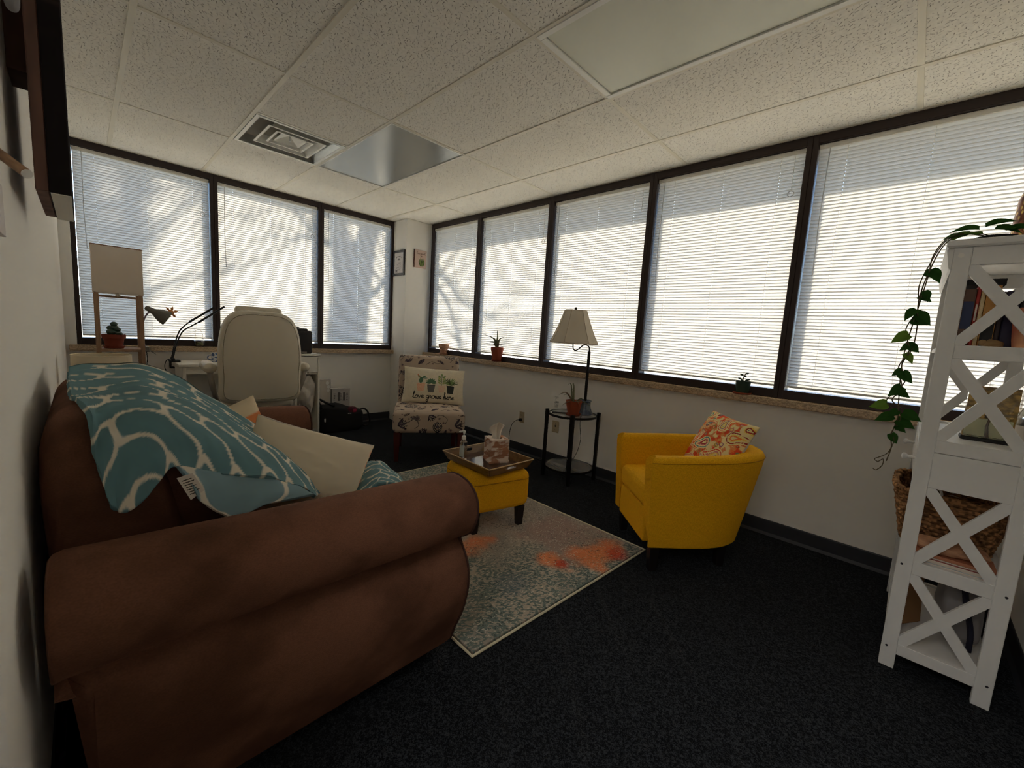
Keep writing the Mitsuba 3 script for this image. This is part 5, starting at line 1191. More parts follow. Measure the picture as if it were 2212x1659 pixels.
part(bc_, 'drawer_box', box(2.20, 2.875, BYR + .01, BYF - .03, .752, .880), 'm_white_paint')
for y, z in ((BYF - .016, .430), (BYR + .016, .425), (BYF - .016, .086), (BYR + .016, .086)):
    part(bc_, 'screw', tube([(BX0 - .0012, y, z), (BX0 + .001, y, z)], .0042, 12), 'm_screw', label='dark screw head')
part(bc_, 'cap', tube([(BX0 - .001, BYF - .020, 1.590), (BX0 + .001, BYF - .020, 1.590)], .008, 20), 'm_trim_white', label='round white plug')

# books on the upper shelf
mat('m_navy_print', srgb(30, 44, 84), .5); mat('m_grey_print', srgb(110, 104, 120), .5)
BK = [('brown book with a navy panel', (96, 70, 56), .030, .215, .16), ('red and white spine', (176, 60, 54), .009, .226, .16), ('cream spine', (226, 206, 164), .011, .222, .16), ('orange and black spine', (200, 146, 78), .034, .226, .17),
      ('dark slim spine', (54, 42, 46), .012, .204, .16), ('violet spine', (40, 34, 64), .034, .206, .16), ('charcoal spine', (48, 44, 48), .022, .200, .17), ('olive brown spine', (120, 100, 66), .030, .196, .16)]
LBL = ['brown book with a navy panel on its spine, nearest the front corner of the bookcase', 'slim red book right after the brown and navy one', 'slim cream book between the red book and the orange one', 'orange and black spined book in the middle of the upper shelf',
       'slim dark brown book right after the orange one', 'violet black book with a speckled spine on the upper shelf', 'charcoal book between the violet one and the olive one', 'olive brown book at the rear end of the row, behind the peach vase']
yy_ = -.100
for i, (nm, c_, w, hgt, dp) in enumerate(BK):
    k = thing('book', LBL[i], 'book', 'books on the upper bookcase shelf')
    mat(f'm_book{i}', srgb(*c_), .55); xs = 2.262 + .004 * (i % 3); z0 = 1.2685
    y1_, y0_ = yy_, yy_ - w
    part(k, 'cover', cat(box(xs, xs + dp, y1_ - .0022, y1_, z0, z0 + hgt, .0008), box(xs, xs + dp, y0_, y0_ + .0022, z0, z0 + hgt, .0008), box(xs, xs + .003, y0_ + .0022, y1_ - .0022, z0, z0 + hgt, .0008)), f'm_book{i}')
    part(k, 'pages', box(xs + .0035, xs + dp - .004, y0_ + .0024, y1_ - .0024, z0 + .003, z0 + hgt - .003), 'm_tag', label='pale page block')
    if i in (0, 1, 3, 5):
        zz0, zz1, mm = {0: (.07, .17, 'm_navy_print'), 1: (.10, .16, 'm_tag'), 3: (.01, .10, 'm_black'), 5: (.14, .18, 'm_grey_print')}[i]
        part(k, 'spine_label', box(xs - .0006, xs + .0004, y0_ + .002, y1_ - .002, z0 + zz0, z0 + zz1, .0002), mm)
    yy_ -= w + .0015
k = thing('book', 'dark grey book lying flat on top of the upright books', 'book', 'books on the upper bookcase shelf')
part(k, 'cover', cat(box(2.258, 2.40, -.196, -.100, 1.496, 1.499), box(2.258, 2.40, -.196, -.100, 1.514, 1.517), box(2.258, 2.2605, -.196, -.100, 1.499, 1.514)), 'm_bag')
part(k, 'pages', box(2.261, 2.397, -.194, -.102, 1.4992, 1.5138), 'm_tag', label='pale page block')
mat('m_peach', srgb(214, 150, 112), .8)
def peach(p, n, uv): return mix(srgb(222, 168, 128), srgb(168, 92, 72), sst(.35, .65, fb(p.x * 9, p.y * 14, p.z * 5, 3)))
scene['m_peach_clay'] = {'type': 'twosided', 'b': {'type': 'principled', 'base_color': mikit.proc(peach), 'roughness': .8, 'specular': .2}}
vs = thing('clay_vase', 'peach terracotta vase in front of the books', 'vase')
part(vs, 'body', lathe([(0, 0), (.030, 0), (.034, .03), (.040, .09), (.039, .125), (.034, .142), (.031, .142), (.034, .12), (.032, .03), (0, .01)], 44, (2.214, -.262, 1.2690)), 'm_peach_clay', smooth=50)
fgs = thing('stone_figure', 'small tan stone figure lying beside the peach vase', 'ornament')
mat('m_sandstone', srgb(150, 122, 84), .85)
b_ = blob((2.232, -.190, 1.285), (.020, .026, .0165), np.eye(3), (.9, .9), (24, 32)); b_.vertices = b_.vertices + (meshkit.fbm(b_.vertices * 60, 3)[:, None] - .5) * .008; part(fgs, 'body', b_, 'm_sandstone', smooth=True)
part(fgs, 'head', blob((2.230, -.165, 1.290), (.011, .012, .011), np.eye(3), (1, 1), (14, 18)), 'm_sandstone', smooth=True)

# middle shelf: gold tree ornament under acrylic, clear bottle
def gold(p, n, uv): return mix(srgb(96, 74, 34), srgb(176, 142, 66), sst(.3, .7, fb(p.x * 40, p.y * 50, p.z * 60, 3)))
scene['m_goldleaf'] = {'type': 'twosided', 'b': {'type': 'principled', 'base_color': mikit.proc(gold), 'roughness': .35, 'metallic': .6}}
mat('m_gilt', srgb(196, 164, 92), .3, metallic=.8); mat('m_pale_green', srgb(196, 198, 160), .6)
og = thing('tree_ornament', 'gold tree scene in a clear block on a black base', 'ornament')
GX_, GY0, GY1, GZ = 2.420, -.305, -.170, .9185
part(og, 'base', box(GX_ - .03, GX_ + .045, GY0 - .004, GY1 + .004, GZ, GZ + .014, .002), 'm_black')
part(og, 'panel', box(GX_ + .022, GX_ + .026, GY0, GY1, GZ + .014, GZ + .210), 'm_goldleaf', label='gold backdrop')
part(og, 'scene_ground', box(GX_ + .018, GX_ + .0215, GY0 + .006, GY1 - .006, GZ + .015, GZ + .085, .001), 'm_pale_green', label='pale green lower part')
ym = (GY0 + GY1) / 2
part(og, 'trunk', tube([(GX_ + .012, ym, GZ + .014), (GX_ + .012, ym + .004, GZ + .06), (GX_ + .012, ym - .002, GZ + .10)], [.006, .004, .003], 8), 'm_bark', smooth=True)
rr = random.Random(8)
for i in range(12):
    a = rr.uniform(.1, 3.0); L = rr.uniform(.03, .055); part(og, 'bough', tube([(GX_ + .012, ym, GZ + .085), (GX_ + .012 + rr.uniform(-.006, .006), ym + math.cos(a) * L, GZ + .09 + math.sin(a) * L)], .0014, 5), 'm_bark')
for i in range(30):
    a = rr.uniform(0, 3.14); L = rr.uniform(.02, .06); part(og, 'gilt_leaf', blob((GX_ + .012 + rr.uniform(-.006, .006), ym + math.cos(a) * L, GZ + .09 + math.sin(a) * L), (.003, .007, .005), np.eye(3), (1, 1), (7, 9)), 'm_gilt', smooth=True)
part(og, 'block', box(GX_ - .022, GX_ + .034, GY0 - .001, GY1 + .001, GZ + .0142, GZ + .218, .002), 'm_acrylic', label='clear acrylic block')
cb = thing('glass_bottle', 'clear glass bottle with a white label beside the gold ornament', 'bottle')
part(cb, 'body', lathe([(0, 0), (.030, 0), (.033, .006), (.033, .12), (.024, .15), (.012, .17), (.012, .205), (.014, .21), (.0105, .21), (.0095, .168), (.022, .146), (.0305, .118), (.0305, .008), (0, .006)], 36, (2.30, -.320, .9190)), 'm_glass', smooth=40)
part(cb, 'label', lathe([(.0333, .03), (.0333, .09)], 30, (2.30, -.320, .9190)), 'm_tag', smooth=True)

# lower shelves: wicker basket, magazines, cardboard, strap
def wick(p, n, uv): return mix(srgb(96, 66, 42), srgb(164, 122, 82), sst(.25, .75, nz(p.x * 120, p.y * 120, p.z * 90)))
scene['m_wicker'] = {'type': 'twosided', 'b': {'type': 'principled', 'base_color': mikit.proc(wick), 'roughness': .8, 'specular': .2}}
bs_ = thing('wicker_basket', 'brown plaited wicker basket on the third bookcase shelf', 'basket')
cx, cy, hx0, hy0, hx1, hy1 = 2.53, -.178, .185, .125, .215, .165
def loop_at(s, z, wob, ph):
    a = np.linspace(0, 2 * np.pi, 96, endpoint=False); hx_, hy_ = hx0 + (hx1 - hx0) * s, hy0 + (hy1 - hy0) * s; e_ = .45
    x = cx + hx_ * np.sign(np.cos(a)) * np.abs(np.cos(a)) ** e_; y = cy + hy_ * np.sign(np.sin(a)) * np.abs(np.sin(a)) ** e_
    k_ = 1 + wob * np.sin(a * 24 + ph); return np.stack([cx + (x - cx) * k_, cy + (y - cy) * k_, z + .004 * np.sin(a * 24 + ph * 1.7)], 1)
ZB = .4525
for i in range(13):
    s = i / 12; part(bs_, 'strand', tube(loop_at(s, ZB + .012 + .205 * s, .016, math.pi * (i % 2)), .0098, 6, closed=True), 'm_wicker', smooth=True)
for j in range(24):
    a = j * 2 * np.pi / 24; pts = [loop_at(s, ZB + .006 + .205 * s, 0, 0)[int(a / (2 * np.pi) * 96) % 96] for s in np.linspace(0, 1, 5)]; part(bs_, 'stake', tube(pts, .005, 5), 'm_wicker')
part(bs_, 'bottom', box(cx - hx0 + .01, cx + hx0 - .01, cy - hy0 + .01, cy + hy0 - .01, ZB - .0045, ZB + .006), 'm_wicker')
part(bs_, 'rim', tube(loop_at(1.02, ZB + .228, .03, .8), .013, 7, closed=True), 'm_wicker', smooth=True)
part(bs_, 'handle', tube(smooth_path([(2.33, -.055, ZB + .20), (2.335, -.062, ZB + .255), (2.34, -.10, ZB + .27), (2.34, -.14, ZB + .255), (2.335, -.15, ZB + .20)], 30), .0045, 8), 'm_trim_white', smooth=True, label='white cord handle')
MAG = [((196, 204, 210), .006, 0, 'pale grey magazine at the bottom of the stack by the basket'), ((70, 96, 128), .007, .004, 'blue magazine second from the bottom of the stack'), ((160, 92, 88), .008, -.003, 'dusky red magazine in the middle of the stack'), ((46, 40, 44), .006, .005, 'black covered magazine above the red one'), ((172, 112, 84), .012, .0, 'tan paper packet on top of the magazine stack')]
z = ZB - .002
z = .4485
for i, (c_, t_, o_, lb) in enumerate(MAG):
    k = thing('magazine', lb, 'magazine', 'magazines stacked beside the wicker basket'); mat(f'm_mag{i}', srgb(*c_), .5)
    part(k, 'cover', box(2.200 + o_, 2.320 + o_, -.305 + o_, -.088 + o_, z + t_ - .0012, z + t_, .0003), f'm_mag{i}'); part(k, 'pages', box(2.2006 + o_, 2.319 + o_, -.304 + o_, -.089 + o_, z, z + t_ - .0013), 'm_tag' if i != 4 else 'm_mag4'); z += t_ + .0006
pb_ = thing('paper_packet', 'crumpled brown paper resting on the magazines', 'paper')
b_ = blob((2.257, -.19, z + .022), (.050, .10, .022), rotz(.1), (.7, .6), (40, 60)); b_.vertices = b_.vertices + (meshkit.fbm(b_.vertices * [40, 18, 60], 4)[:, None] - .5) * np.array([.012, .02, .022]); vv = b_.vertices; vv[:, 2] = np.maximum(vv[:, 2], z + .0005); b_.vertices = vv
def pack(p, n, uv): return mix(srgb(128, 82, 58), srgb(206, 158, 122), fb(p.x * 20, p.y * 30, p.z * 60, 3))
scene['m_packet'] = {'type': 'twosided', 'b': {'type': 'principled', 'base_color': mikit.proc(pack), 'roughness': .7}}
scene[pb_] = mesh_dict(b_, 'm_packet', 40)
mat('m_cardboard', srgb(150, 112, 76), .85); mat('m_grey_cloth', srgb(132, 130, 132), .9); mat('m_navy', srgb(26, 26, 44), .8)
fd = thing('cardboard_sheet', 'tan cardboard sheet leaning in the lowest bookcase bay', 'cardboard')
part(fd, 'sheet', hull_pts([(2.30, -.066, .103), (2.303, -.066, .103), (2.36, -.080, .375), (2.363, -.080, .375), (2.50, -.072, .103), (2.52, -.085, .36), (2.45, -.16, .103), (2.452, -.16, .104), (2.46, -.15, .30)]), 'm_cardboard')
tb_ = thing('tote_bag', 'grey cloth tote standing in the lowest bookcase bay', 'bag')
b_ = blob((2.50, -.262, .215), (.16, .062, .112), np.eye(3), (.5, .4), (40, 60)); b_.vertices = b_.vertices + (meshkit.fbm(b_.vertices * 12, 3)[:, None] - .5) * .02; vv = b_.vertices; vv[:, 2] = np.maximum(vv[:, 2], .102); vv[:, 1] = np.maximum(vv[:, 1], -.330); b_.vertices = vv
part(tb_, 'body', b_, 'm_grey_cloth', smooth=True)
part(tb_, 'strap', tube(smooth_path([(2.40, -.27, .32), (2.34, -.255, .345), (2.30, -.262, .30), (2.30, -.285, .20), (2.31, -.29, .12)], 40), .009, 8), 'm_navy', smooth=True, label='navy strap')

# on top: glitter vessel and trailing pothos
def sequin(p, n, uv):
    d1, d2, w = vor(p.x * 70 + p.y * 70, p.z * 62); return mix(mix(srgb(92, 44, 36), srgb(150, 92, 52), w), srgb(236, 204, 120), sst(.72, .8, w) * (1 - sst(.25, .5, d1)))
scene['m_sequin'] = {'type': 'twosided', 'b': {'type': 'principled', 'base_color': mikit.proc(sequin), 'roughness': .25, 'metallic': .45}}
gv = thing('glitter_vase', 'tall brown vase speckled with gold sequins on top of the bookcase', 'vase')
part(gv, 'body', lathe([(0, 0), (.075, 0), (.078, .01), (.077, .10), (.073, .17), (.063, .205), (.05, .215), (.046, .213), (.06, .20), (.069, .16), (.073, .02), (0, .01)], 48, (2.405, -.270, 1.6440)), 'm_sequin', smooth=50)
scene['m_leaf'] = {'type': 'principledthin', 'base_color': rgb(srgb(46, 82, 36)), 'roughness': .32, 'diff_trans': .35, 'spec_trans': 0.0, 'eta': 1.45}
scene['m_leaf_lime'] = {'type': 'principledthin', 'base_color': rgb(srgb(96, 128, 52)), 'roughness': .35, 'diff_trans': .45, 'spec_trans': 0.0, 'eta': 1.45}
mat('m_vine', srgb(84, 72, 48), .6)
def leaf_mesh(base, d, up, L, w, curl=.25):
    """Heart-shaped leaf: base point, direction, approximate normal."""
    d = np.array(d, float); d /= np.linalg.norm(d); up = np.array(up, float); up -= d * (up @ d); up /= np.linalg.norm(up) + 1e-9; s = np.cross(d, up)
    t_ = np.linspace(0, 1, 9); wid = w * np.array([.10, .72, .98, 1.0, .90, .72, .48, .22, .0]); back_ = np.array([-.0, -.12, -.06, 0, 0, 0, 0, 0, 0]) * L
    rows = []
    for i, tt in enumerate(t_):
        for k_ in (-1, -.5, 0, .5, 1):
            rows.append(np.array(base) + d * (tt * L + (back_[i] if k_ in (-1, 1) else 0)) + s * k_ * wid[i] / 2 + up * (abs(k_) * wid[i] * .22 - curl * L * tt ** 2))
    return tm(np.array(rows), np.vstack([grid_faces(9, 5)]))
pt = thing('trailing_pothos', 'pothos on top of the bookcase with vines trailing down its front corner', 'potted plant')
pot(pt, np.array([2.28, -.150, 1.6435]), [(0, 0), (.042, 0), (.052, .022), (.050, .022), (.045, .006), (0, .006)], 'm_black', .046, .012)
rr = random.Random(21)
VINES = [[(2.27, -.13, 1.668), (2.225, -.08, 1.676), (2.20, -.030, 1.66), (2.19, .0, 1.60), (2.20, .004, 1.53), (2.22, .012, 1.45), (2.24, .022, 1.36), (2.25, .030, 1.28), (2.25, .034, 1.20), (2.25, .030, 1.12), (2.25, .024, 1.04), (2.25, .018, .97), (2.25, .030, .91), (2.25, .022, .86), (2.25, .030, .80)],
         [(2.28, -.14, 1.67), (2.24, -.09, 1.68), (2.215, -.028, 1.655), (2.21, .006, 1.57), (2.22, .024, 1.49), (2.235, .016, 1.41), (2.25, .040, 1.33), (2.25, .020, 1.25), (2.25, .042, 1.18), (2.25, .022, 1.10), (2.25, .044, 1.05), (2.25, .012, 1.02)],
         [(2.26, -.12, 1.67), (2.22, -.07, 1.672), (2.19, -.026, 1.64), (2.185, .002, 1.55), (2.21, .018, 1.44), (2.24, .010, 1.35), (2.25, .012, 1.26), (2.25, .034, 1.19), (2.25, .016, 1.13), (2.25, .046, 1.075), (2.25, .060, 1.04), (2.25, .030, 1.01), (2.25, .010, .99), (2.25, .020, .93)]]
for q in VINES: part(pt, 'vine', tube(smooth_path(q, 90), .0020, 5), 'm_vine', smooth=True)
part(pt, 'vine', tube(smooth_path([(2.25, .018, .97), (2.25, .026, .93), (2.25, .018, .885), (2.25, .030, .835), (2.25, .052, .812), (2.25, .066, .800), (2.25, .054, .792), (2.25, .040, .806), (2.25, .040, .780), (2.25, .055, .757), (2.25, .066, .760)], 80), .0017, 5), 'm_vine', smooth=True)
def addleaf(b, d, L, lime=False, up=None): part(pt, 'leaf', leaf_mesh(b, d, up if up is not None else (-.72, .1, .45), L, L * .72), 'm_leaf_lime' if lime else 'm_leaf', smooth=True)
for (b, d, L, lm) in [((2.25, -.105, 1.69), (-.1, .6, .1), .075, False), ((2.26, -.12, 1.70), (-.2, -.9, .3), .075, False), ((2.24, -.14, 1.685), (-.2, -.7, -.1), .07, False), ((2.24, -.09, 1.675), (-.3, .8, -.2), .07, True), ((2.24, -.10, 1.67), (-.5, .3, .1), .06, True), ((2.25, -.17, 1.68), (-.3, -.8, .1), .07, False), ((2.22, -.07, 1.665), (-.4, .8, .0), .06, False)]: addleaf(b, d, L, lm, (-.45, .1, .85))
for vi, q in enumerate(VINES):
    sp_ = smooth_path(q, 90)
    for i in range(24 + vi * 3, 76, (6, 9, 10)[vi]):
        if i > 58 and rr.random() < .35: continue
        side_ = rr.choice((-1, 1)); addleaf(sp_[i], (rr.uniform(-.5, 0), side_ * rr.uniform(.4, 1), rr.uniform(-1.0, -.2)), rr.uniform(.034, .062), rr.random() < .25, (-.8, rr.uniform(-.4, .4), rr.uniform(.1, .7)))
for b in ((2.24, .008, 1.005), (2.25, .030, .985), (2.25, .022, .972)): addleaf(b, (-.2, rr.choice((-1, 1)) * .9, -.3), .062, False)
addleaf((2.25, .032, .915), (-.1, -.4, -.6), .045)
# ---------------------------------------------------------------- sill plants, terrarium
def sill_pos(x, y): return np.array([x, y, SZ1 + .001])
mat('m_peach_pot', srgb(206, 158, 128), .8)
pk = thing('empty_clay_pot', 'small pale peach clay pot with saucer on the sill next to the column', 'flower pot')
C = sill_pos(3.078, 4.150)
part(pk, 'pot', lathe([(0, .012), (.040, .012), (.054, .085), (.063, .088), (.065, .125), (.059, .125), (.056, .09), (.05, .05), (0, .045)], 36, C) , 'm_peach_pot', smooth=40)
part(pk, 'saucer', lathe([(0, 0), (.050, 0), (.060, .018), (.056, .019), (.046, .008), (0, .008)], 36, C), 'm_peach_pot', smooth=40)
pa = thing('potted_aloe', 'tall-leaved aloe in a terracotta pot on the right window sill', 'potted plant')
C = sill_pos(3.078, 3.205)
pot(pa, C + [0, 0, .010], [(0, 0), (.048, 0), (.062, .100), (.068, .118), (.064, .140), (.058, .140), (.056, .11), (0, .108)], 'm_terracotta', .056, .115)
part(pa, 'saucer', lathe([(0, 0), (.052, 0), (.060, .018), (.057, .019), (.048, .006), (0, .006)], 36, C), 'm_terracotta_dark', smooth=40)
for d, L_, up in (((0, .02), .02, .20), ((0, .25), .26, .135), ((0, -.10), .10, .12), ((-.05, -.04), .06, .10), ((-.02, .17), .18, .02), ((0, .15), .15, .06), ((-.02, -.12), .12, .03), ((-.06, .06), .08, .05), ((-.03, .08), .09, .11)):
    b0 = C + [0, .0, .145]; d3 = np.array([d[0], d[1], up]); part(pa, 'leaf', blade(b0 + d3 * .05, b0 + d3, np.array([0, -d[1] * .25, .025]), .0085), 'm_aloe_dry' if up < .05 else 'm_aloe', smooth=True)
mat('m_green_pot', srgb(34, 58, 46), .45)
pg = thing('potted_jade', 'tiny jade plant in a dark green pot on the right window sill', 'potted plant')
C = sill_pos(3.080, .805)
p_ = part(pg, 'pot', lathe([(0, 0), (.036, 0), (.040, .01), (.046, .070), (.049, .078), (.045, .078), (.042, .06), (0, .058)], 36, C + [0, 0, .008]), 'm_green_pot', smooth=40)
part(pg, 'soil', lathe([(0, .072), (.03, .07), (.043, .066)], 24, C), 'm_soil', smooth=True)
part(pg, 'saucer', lathe([(0, 0), (.052, 0), (.058, .010), (.055, .011), (.046, .005), (0, .005)], 36, C), 'm_terracotta', smooth=40)
part(pg, 'stem', tube(smooth_path([C + [0, .004, .066], C + [0, .003, .10], C + [0, -.006, .13], C + [0, -.012, .142]], 14), .003, 7), 'm_vine', smooth=True)
for dx, dy, dz, sx in ((0, .022, .10, .013), (0, -.024, .095, .016), (0, .014, .128, .013), (0, -.018, .138, .010), (0, -.006, .118, .010), (-.012, .004, .09, .010)):
    part(pg, 'leaf', blob(C + [dx, dy, dz], (.005, sx, .006), rotx(.3 if dy > 0 else -.3), (1, 1), (10, 14)), 'm_cactus', smooth=True)
tg_ = thing('glass_terrarium', 'small clear glass globe with moss on the back window sill', 'terrarium')
C = np.array([.762, 4.835, SZ1 + .001]); mat('m_moss', srgb(84, 82, 40), .9)
part(tg_, 'globe', lathe([(0, 0), (.022, 0), (.036, .015), (.042, .040), (.036, .066), (.026, .078), (.024, .078), (.034, .064), (.0395, .040), (.034, .017), (.02, .003), (0, .003)], 32, C), 'm_glass', smooth=50)
b_ = blob(C + [0, 0, .024], (.030, .030, .018), np.eye(3), (1, 1), (16, 24)); part(tg_, 'moss', b_, 'm_moss', smooth=True)
part(tg_, 'hanger', tube(smooth_path([C + [-.028, 0, .10], C + [-.032, 0, .14], C + [-.010, 0, .155], C + [.012, 0, .15], C + [.026, 0, .11], C + [.024, 0, .07]], 30), .0016, 6), 'm_cord', smooth=True)

# ---------------------------------------------------------------- framed pieces on the column
mat('m_frame_black', srgb(24, 18, 18), .3, specular=.6)
mat('m_paper', srgb(206, 200, 198), .7); mat('m_print_grey', srgb(120, 116, 116), .7)
cf = thing('framed_certificate', 'certificate in a black frame on the left face of the column', 'picture frame')
x1 = COLX; fy0, fy1, fz0, fz1 = 4.592, 4.858, 1.842, 2.150; b = .030
part(cf, 'frame', cat(box(x1 - .016, x1, fy0, fy1, fz0, fz0 + b, .003), box(x1 - .016, x1, fy0, fy1, fz1 - b, fz1, .003), box(x1 - .016, x1, fy0, fy0 + b, fz0 + b, fz1 - b, .003), box(x1 - .016, x1, fy1 - b, fy1, fz0 + b, fz1 - b, .003)), 'm_frame_black')
part(cf, 'sheet', box(x1 - .008, x1 - .002, fy0 + b, fy1 - b, fz0 + b, fz1 - b), 'm_paper')
cy_, cz_ = (fy0 + fy1) / 2, 0
a = np.linspace(.35, np.pi - .35, 16); pr_ = [tube(np.stack([np.full(16, x1 - .0085), cy_ + .072 * np.cos(a), 2.035 + .042 * np.sin(a)], 1), .0035, 4)]
pr_ += [hull_pts([(x1 - .009, cy_ + s * .030, 2.030) for s in (-1, 1)] + [(x1 - .009, cy_ + s * .008, 2.052) for s in (-1, 1)] + [(x1 - .0075, cy_ + s * .02, 2.034) for s in (-1, 1)])]
part(cf, 'crest', cat(pr_), 'm_print_grey', label='grey arched heading and crest')
lines = [box(x1 - .0088, x1 - .0078, cy_ - w / 2, cy_ + w / 2, z, z + .003) for z, w in ((2.0, .09), (1.985, .12), (1.972, .10), (1.958, .13), (1.944, .11), (1.930, .13), (1.916, .08))] + [box(x1 - .0088, x1 - .0078, cy_ + .03, cy_ + .075, 1.885, 1.915)]
part(cf, 'print', cat(lines), 'm_print_grey', kind='stuff')
sp = thing('succulent_print', 'small square canvas of a green succulent with script on the right face of the column', 'picture')
y1 = COLY; cx0, cx1, cz0, cz1 = 2.878, 3.052, 1.955, 2.170
mat('m_canvas', srgb(196, 172, 160), .8); mat('m_umber', srgb(98, 62, 52), .8); mat('m_leaf_print', srgb(112, 130, 70), .8); mat('m_leaf_print_dark', srgb(72, 88, 44), .8)
part(sp, 'canvas', box(cx0, cx1, y1 - .018, y1, cz0, cz1, .002), 'm_canvas')
part(sp, 'edge_band', box(cx0 - .0004, cx0 + .004, y1 - .0186, y1 - .001, cz0, cz1, .0002), 'm_umber', label='brown painted left edge')
yy = y1 - .0184
for i, (dx, w, h_, c_) in enumerate(((-.032, .012, .085, 'm_leaf_print_dark'), (.030, .012, .085, 'm_leaf_print_dark'), (-.018, .013, .105, 'm_leaf_print'), (.018, .013, .105, 'm_leaf_print'), (0, .013, .10, 'm_leaf_print_dark'), (-.009, .008, .07, 'm_leaf_print'), (.010, .008, .075, 'm_leaf_print'))):
    xm = (cx0 + cx1) / 2 + .018; zb = cz0 + .022
    q = smooth_path([(xm + dx * .45, zb), (xm + dx * 1.15, zb + h_ * .55), (xm + dx * .95, zb + h_)], 10); ws = w * np.array([.6, .85, 1, 1, .95, .85, .7, .5, .28, .03])
    nrm_ = np.stack([-np.gradient(q[:, 1]), np.gradient(q[:, 0])], 1); nrm_ /= np.linalg.norm(nrm_, axis=1, keepdims=True)
    poly = Polygon(np.vstack([q + nrm_ * ws[:, None] * .7, (q - nrm_ * ws[:, None] * .7)[::-1]])).buffer(0)
    poly = max(getattr(poly, 'geoms', [poly]), key=lambda g: g.area)
    m = prism(poly, .0004 + .0001 * i, 'y', 0); part(sp, 'painted_leaf', move(m, t=(0, yy - .0002 - .0001 * i, 0)), c_)
st_, w_ = script('hers love', 0, 0, 1.0)
def lettering(text, x0, z0, width, hh):
    q_, w_ = script(text, 0, 0, 1.0); return cat([tube(np.stack([x0 + q[:, 0] * width / w_, np.full(len(q), yy), z0 + q[:, 1] * hh], 1), .0014, 4) for q in q_])
part(sp, 'lettering', lettering('looosrorl', cx0 + .030, cz1 - .052, .125, .014), 'm_umber', label='brown script lettering')
part(sp, 'lettering', lettering('oo', cx0 + .085, cz1 - .078, .030, .012), 'm_umber', label='brown script lettering')

# ---------------------------------------------------------------- wall outlets
mat('m_outlet', srgb(176, 160, 132), .5); mat('m_slot', srgb(44, 36, 32), .6)
def outlet(y, z, label, w=.070, h=.114):
    k = thing('wall_outlet', label, 'outlet', None); part(k, 'plate', box(RX - .006, RX, y - w / 2, y + w / 2, z - h / 2, z + h / 2, .003), 'm_outlet'); return k
o1 = outlet(2.812, .372, 'beige wall outlet with a black plug left of the side table')
for dz in (-.022, .022): part(o1, 'receptacle', rbox(RX - .0085, RX - .004, 2.812 - .016, 2.812 + .016, .372 + dz - .014, .372 + dz + .014, .002), 'm_outlet')
part(o1, 'slot', cat(box(RX - .0092, RX - .008, 2.804, 2.806, .388, .398), box(RX - .0092, RX - .008, 2.818, 2.820, .388, .398)), 'm_slot', kind='stuff')
o2 = outlet(2.372, .362, 'beige jack plate behind the legs of the side table', .082, .112)
part(o2, 'jack', box(RX - .0075, RX - .0055, 2.365, 2.379, .360, .378, .001), 'm_slot', label='dark jack hole')
for dz in (-.03, .03): part(o2, 'screw', tube([(RX - .0068, 2.372, .362 + dz), (RX - .0055, 2.372, .362 + dz)], .003, 10), 'm_slot')
pc = thing('power_cord', 'black power cord plugged into the outlet and hanging to the floor', 'cord')
part(pc, 'plug', rbox(RX - .040, RX - .0092, 2.798, 2.826, .335, .362, .006), 'm_black', smooth=40)
part(pc, 'cable', tube(smooth_path([(RX - .038, 2.812, .348), (RX - .07, 2.825, .345), (RX - .09, 2.86, .30), (RX - .09, 2.89, .20), (RX - .08, 2.90, .08), (RX - .07, 2.86, .006), (RX - .06, 2.70, .004), (RX - .09, 2.45, .004), (RX - .06, 2.25, .004)], 70), .0030, 6), 'm_black', smooth=True)

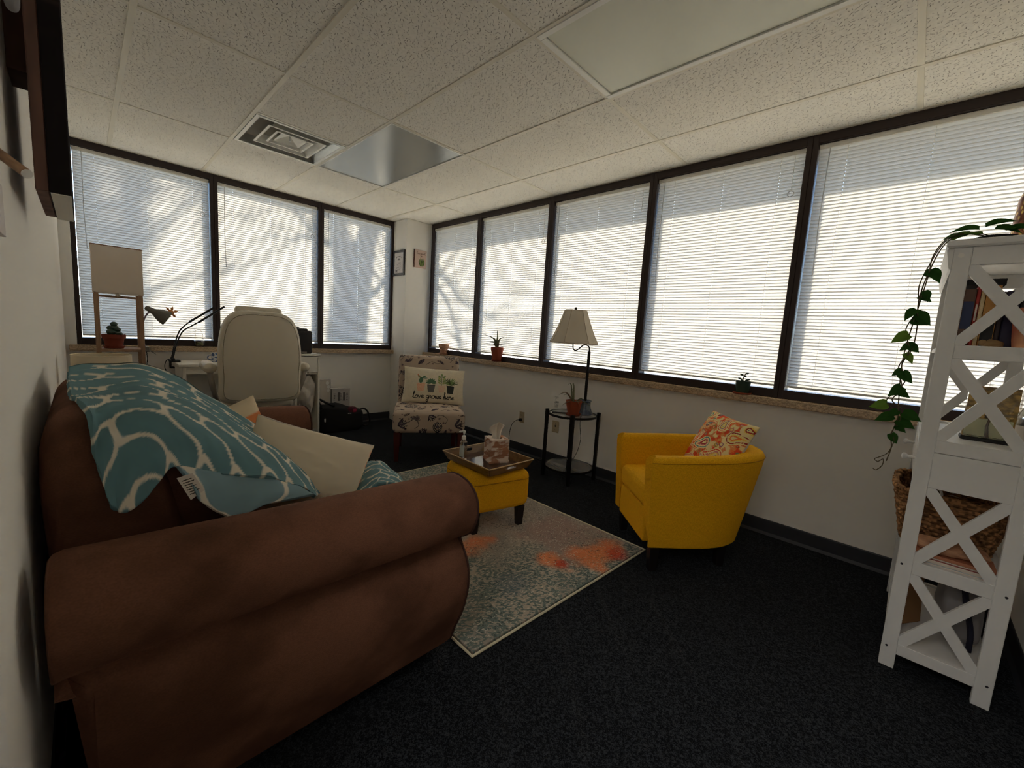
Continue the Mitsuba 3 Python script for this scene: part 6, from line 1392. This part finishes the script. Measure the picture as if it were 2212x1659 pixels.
# ---------------------------------------------------------------- left wall: canvas, hanging
def darkart(p, n, uv):
    a = fb(p.y * 14, p.z * 16, 2.0, 4); return mix(srgb(20, 14, 16), srgb(96, 74, 66), sst(.52, .75, a) * sst(1.78, 1.95, p.z))
scene['m_art'] = {'type': 'twosided', 'b': {'type': 'principled', 'base_color': mikit.proc(darkart), 'roughness': .7, 'specular': .2}}
mat('m_raw_canvas', srgb(214, 208, 198), .85)
def browned(p, n, uv): return mix(srgb(58, 40, 36), srgb(128, 92, 78), fb(p.x * 30, p.y * 30, p.z * 6, 3))
scene['m_stretcher'] = {'type': 'twosided', 'b': {'type': 'principled', 'base_color': mikit.proc(browned), 'roughness': .7}}
cv = thing('canvas_painting', 'dark canvas painting on the left wall above the sofa, seen edge on', 'painting')
YN, YF_, CZ0, CZ1 = 1.50, 1.93, 1.478, 2.30
part(cv, 'canvas', box(-.040, -.003, YN, YF_, CZ0 + .0015, CZ1, .002), 'm_art')
part(cv, 'bottom_fold', box(-.038, -.004, YN + .002, YF_ - .002, CZ0 - .0005, CZ0 + .0015), 'm_raw_canvas', label='unpainted white bottom edge')
part(cv, 'stretcher', box(-.062, -.040, YN + .004, YF_ - .01, CZ0 + .003, CZ1 - .01, .002), 'm_stretcher', label='brown stretcher frame behind the canvas')
part(cv, 'wall_spacer', box(LX, -.062, YN + .15, YF_ - .15, CZ0 + .3, CZ1 - .3), 'm_stretcher')
wh = thing('wall_hanging', 'white paper hanging on a wooden dowel at the left edge', 'wall hanging')
part(wh, 'dowel', tube([(LX + .010, 1.10, 1.462), (-.052, 1.06, 1.425)], .0075, 12), 'm_oak', smooth=40)
part(wh, 'dowel_end', tube([(-.052, 1.06, 1.425), (-.0505, 1.058, 1.4235)], .0072, 12), 'm_trim_white')
part(wh, 'paper', box(LX + .001, LX + .010, 1.00, 1.22, 1.335, 1.425, .001), 'm_paper')
wc = thing('wall_hook', 'small grey cloth tip hanging from a hook at the top left corner', 'hook')
part(wc, 'hook', tube([(LX, 1.42, 1.85), (LX + .03, 1.42, 1.85)], .005, 8), 'm_grey_enamel')
b_ = blob((LX + .028, 1.42, 1.84), (.012, .02, .028), np.eye(3), (.8, .8), (16, 20)); part(wc, 'cloth', b_, 'm_grey_cloth', smooth=True)
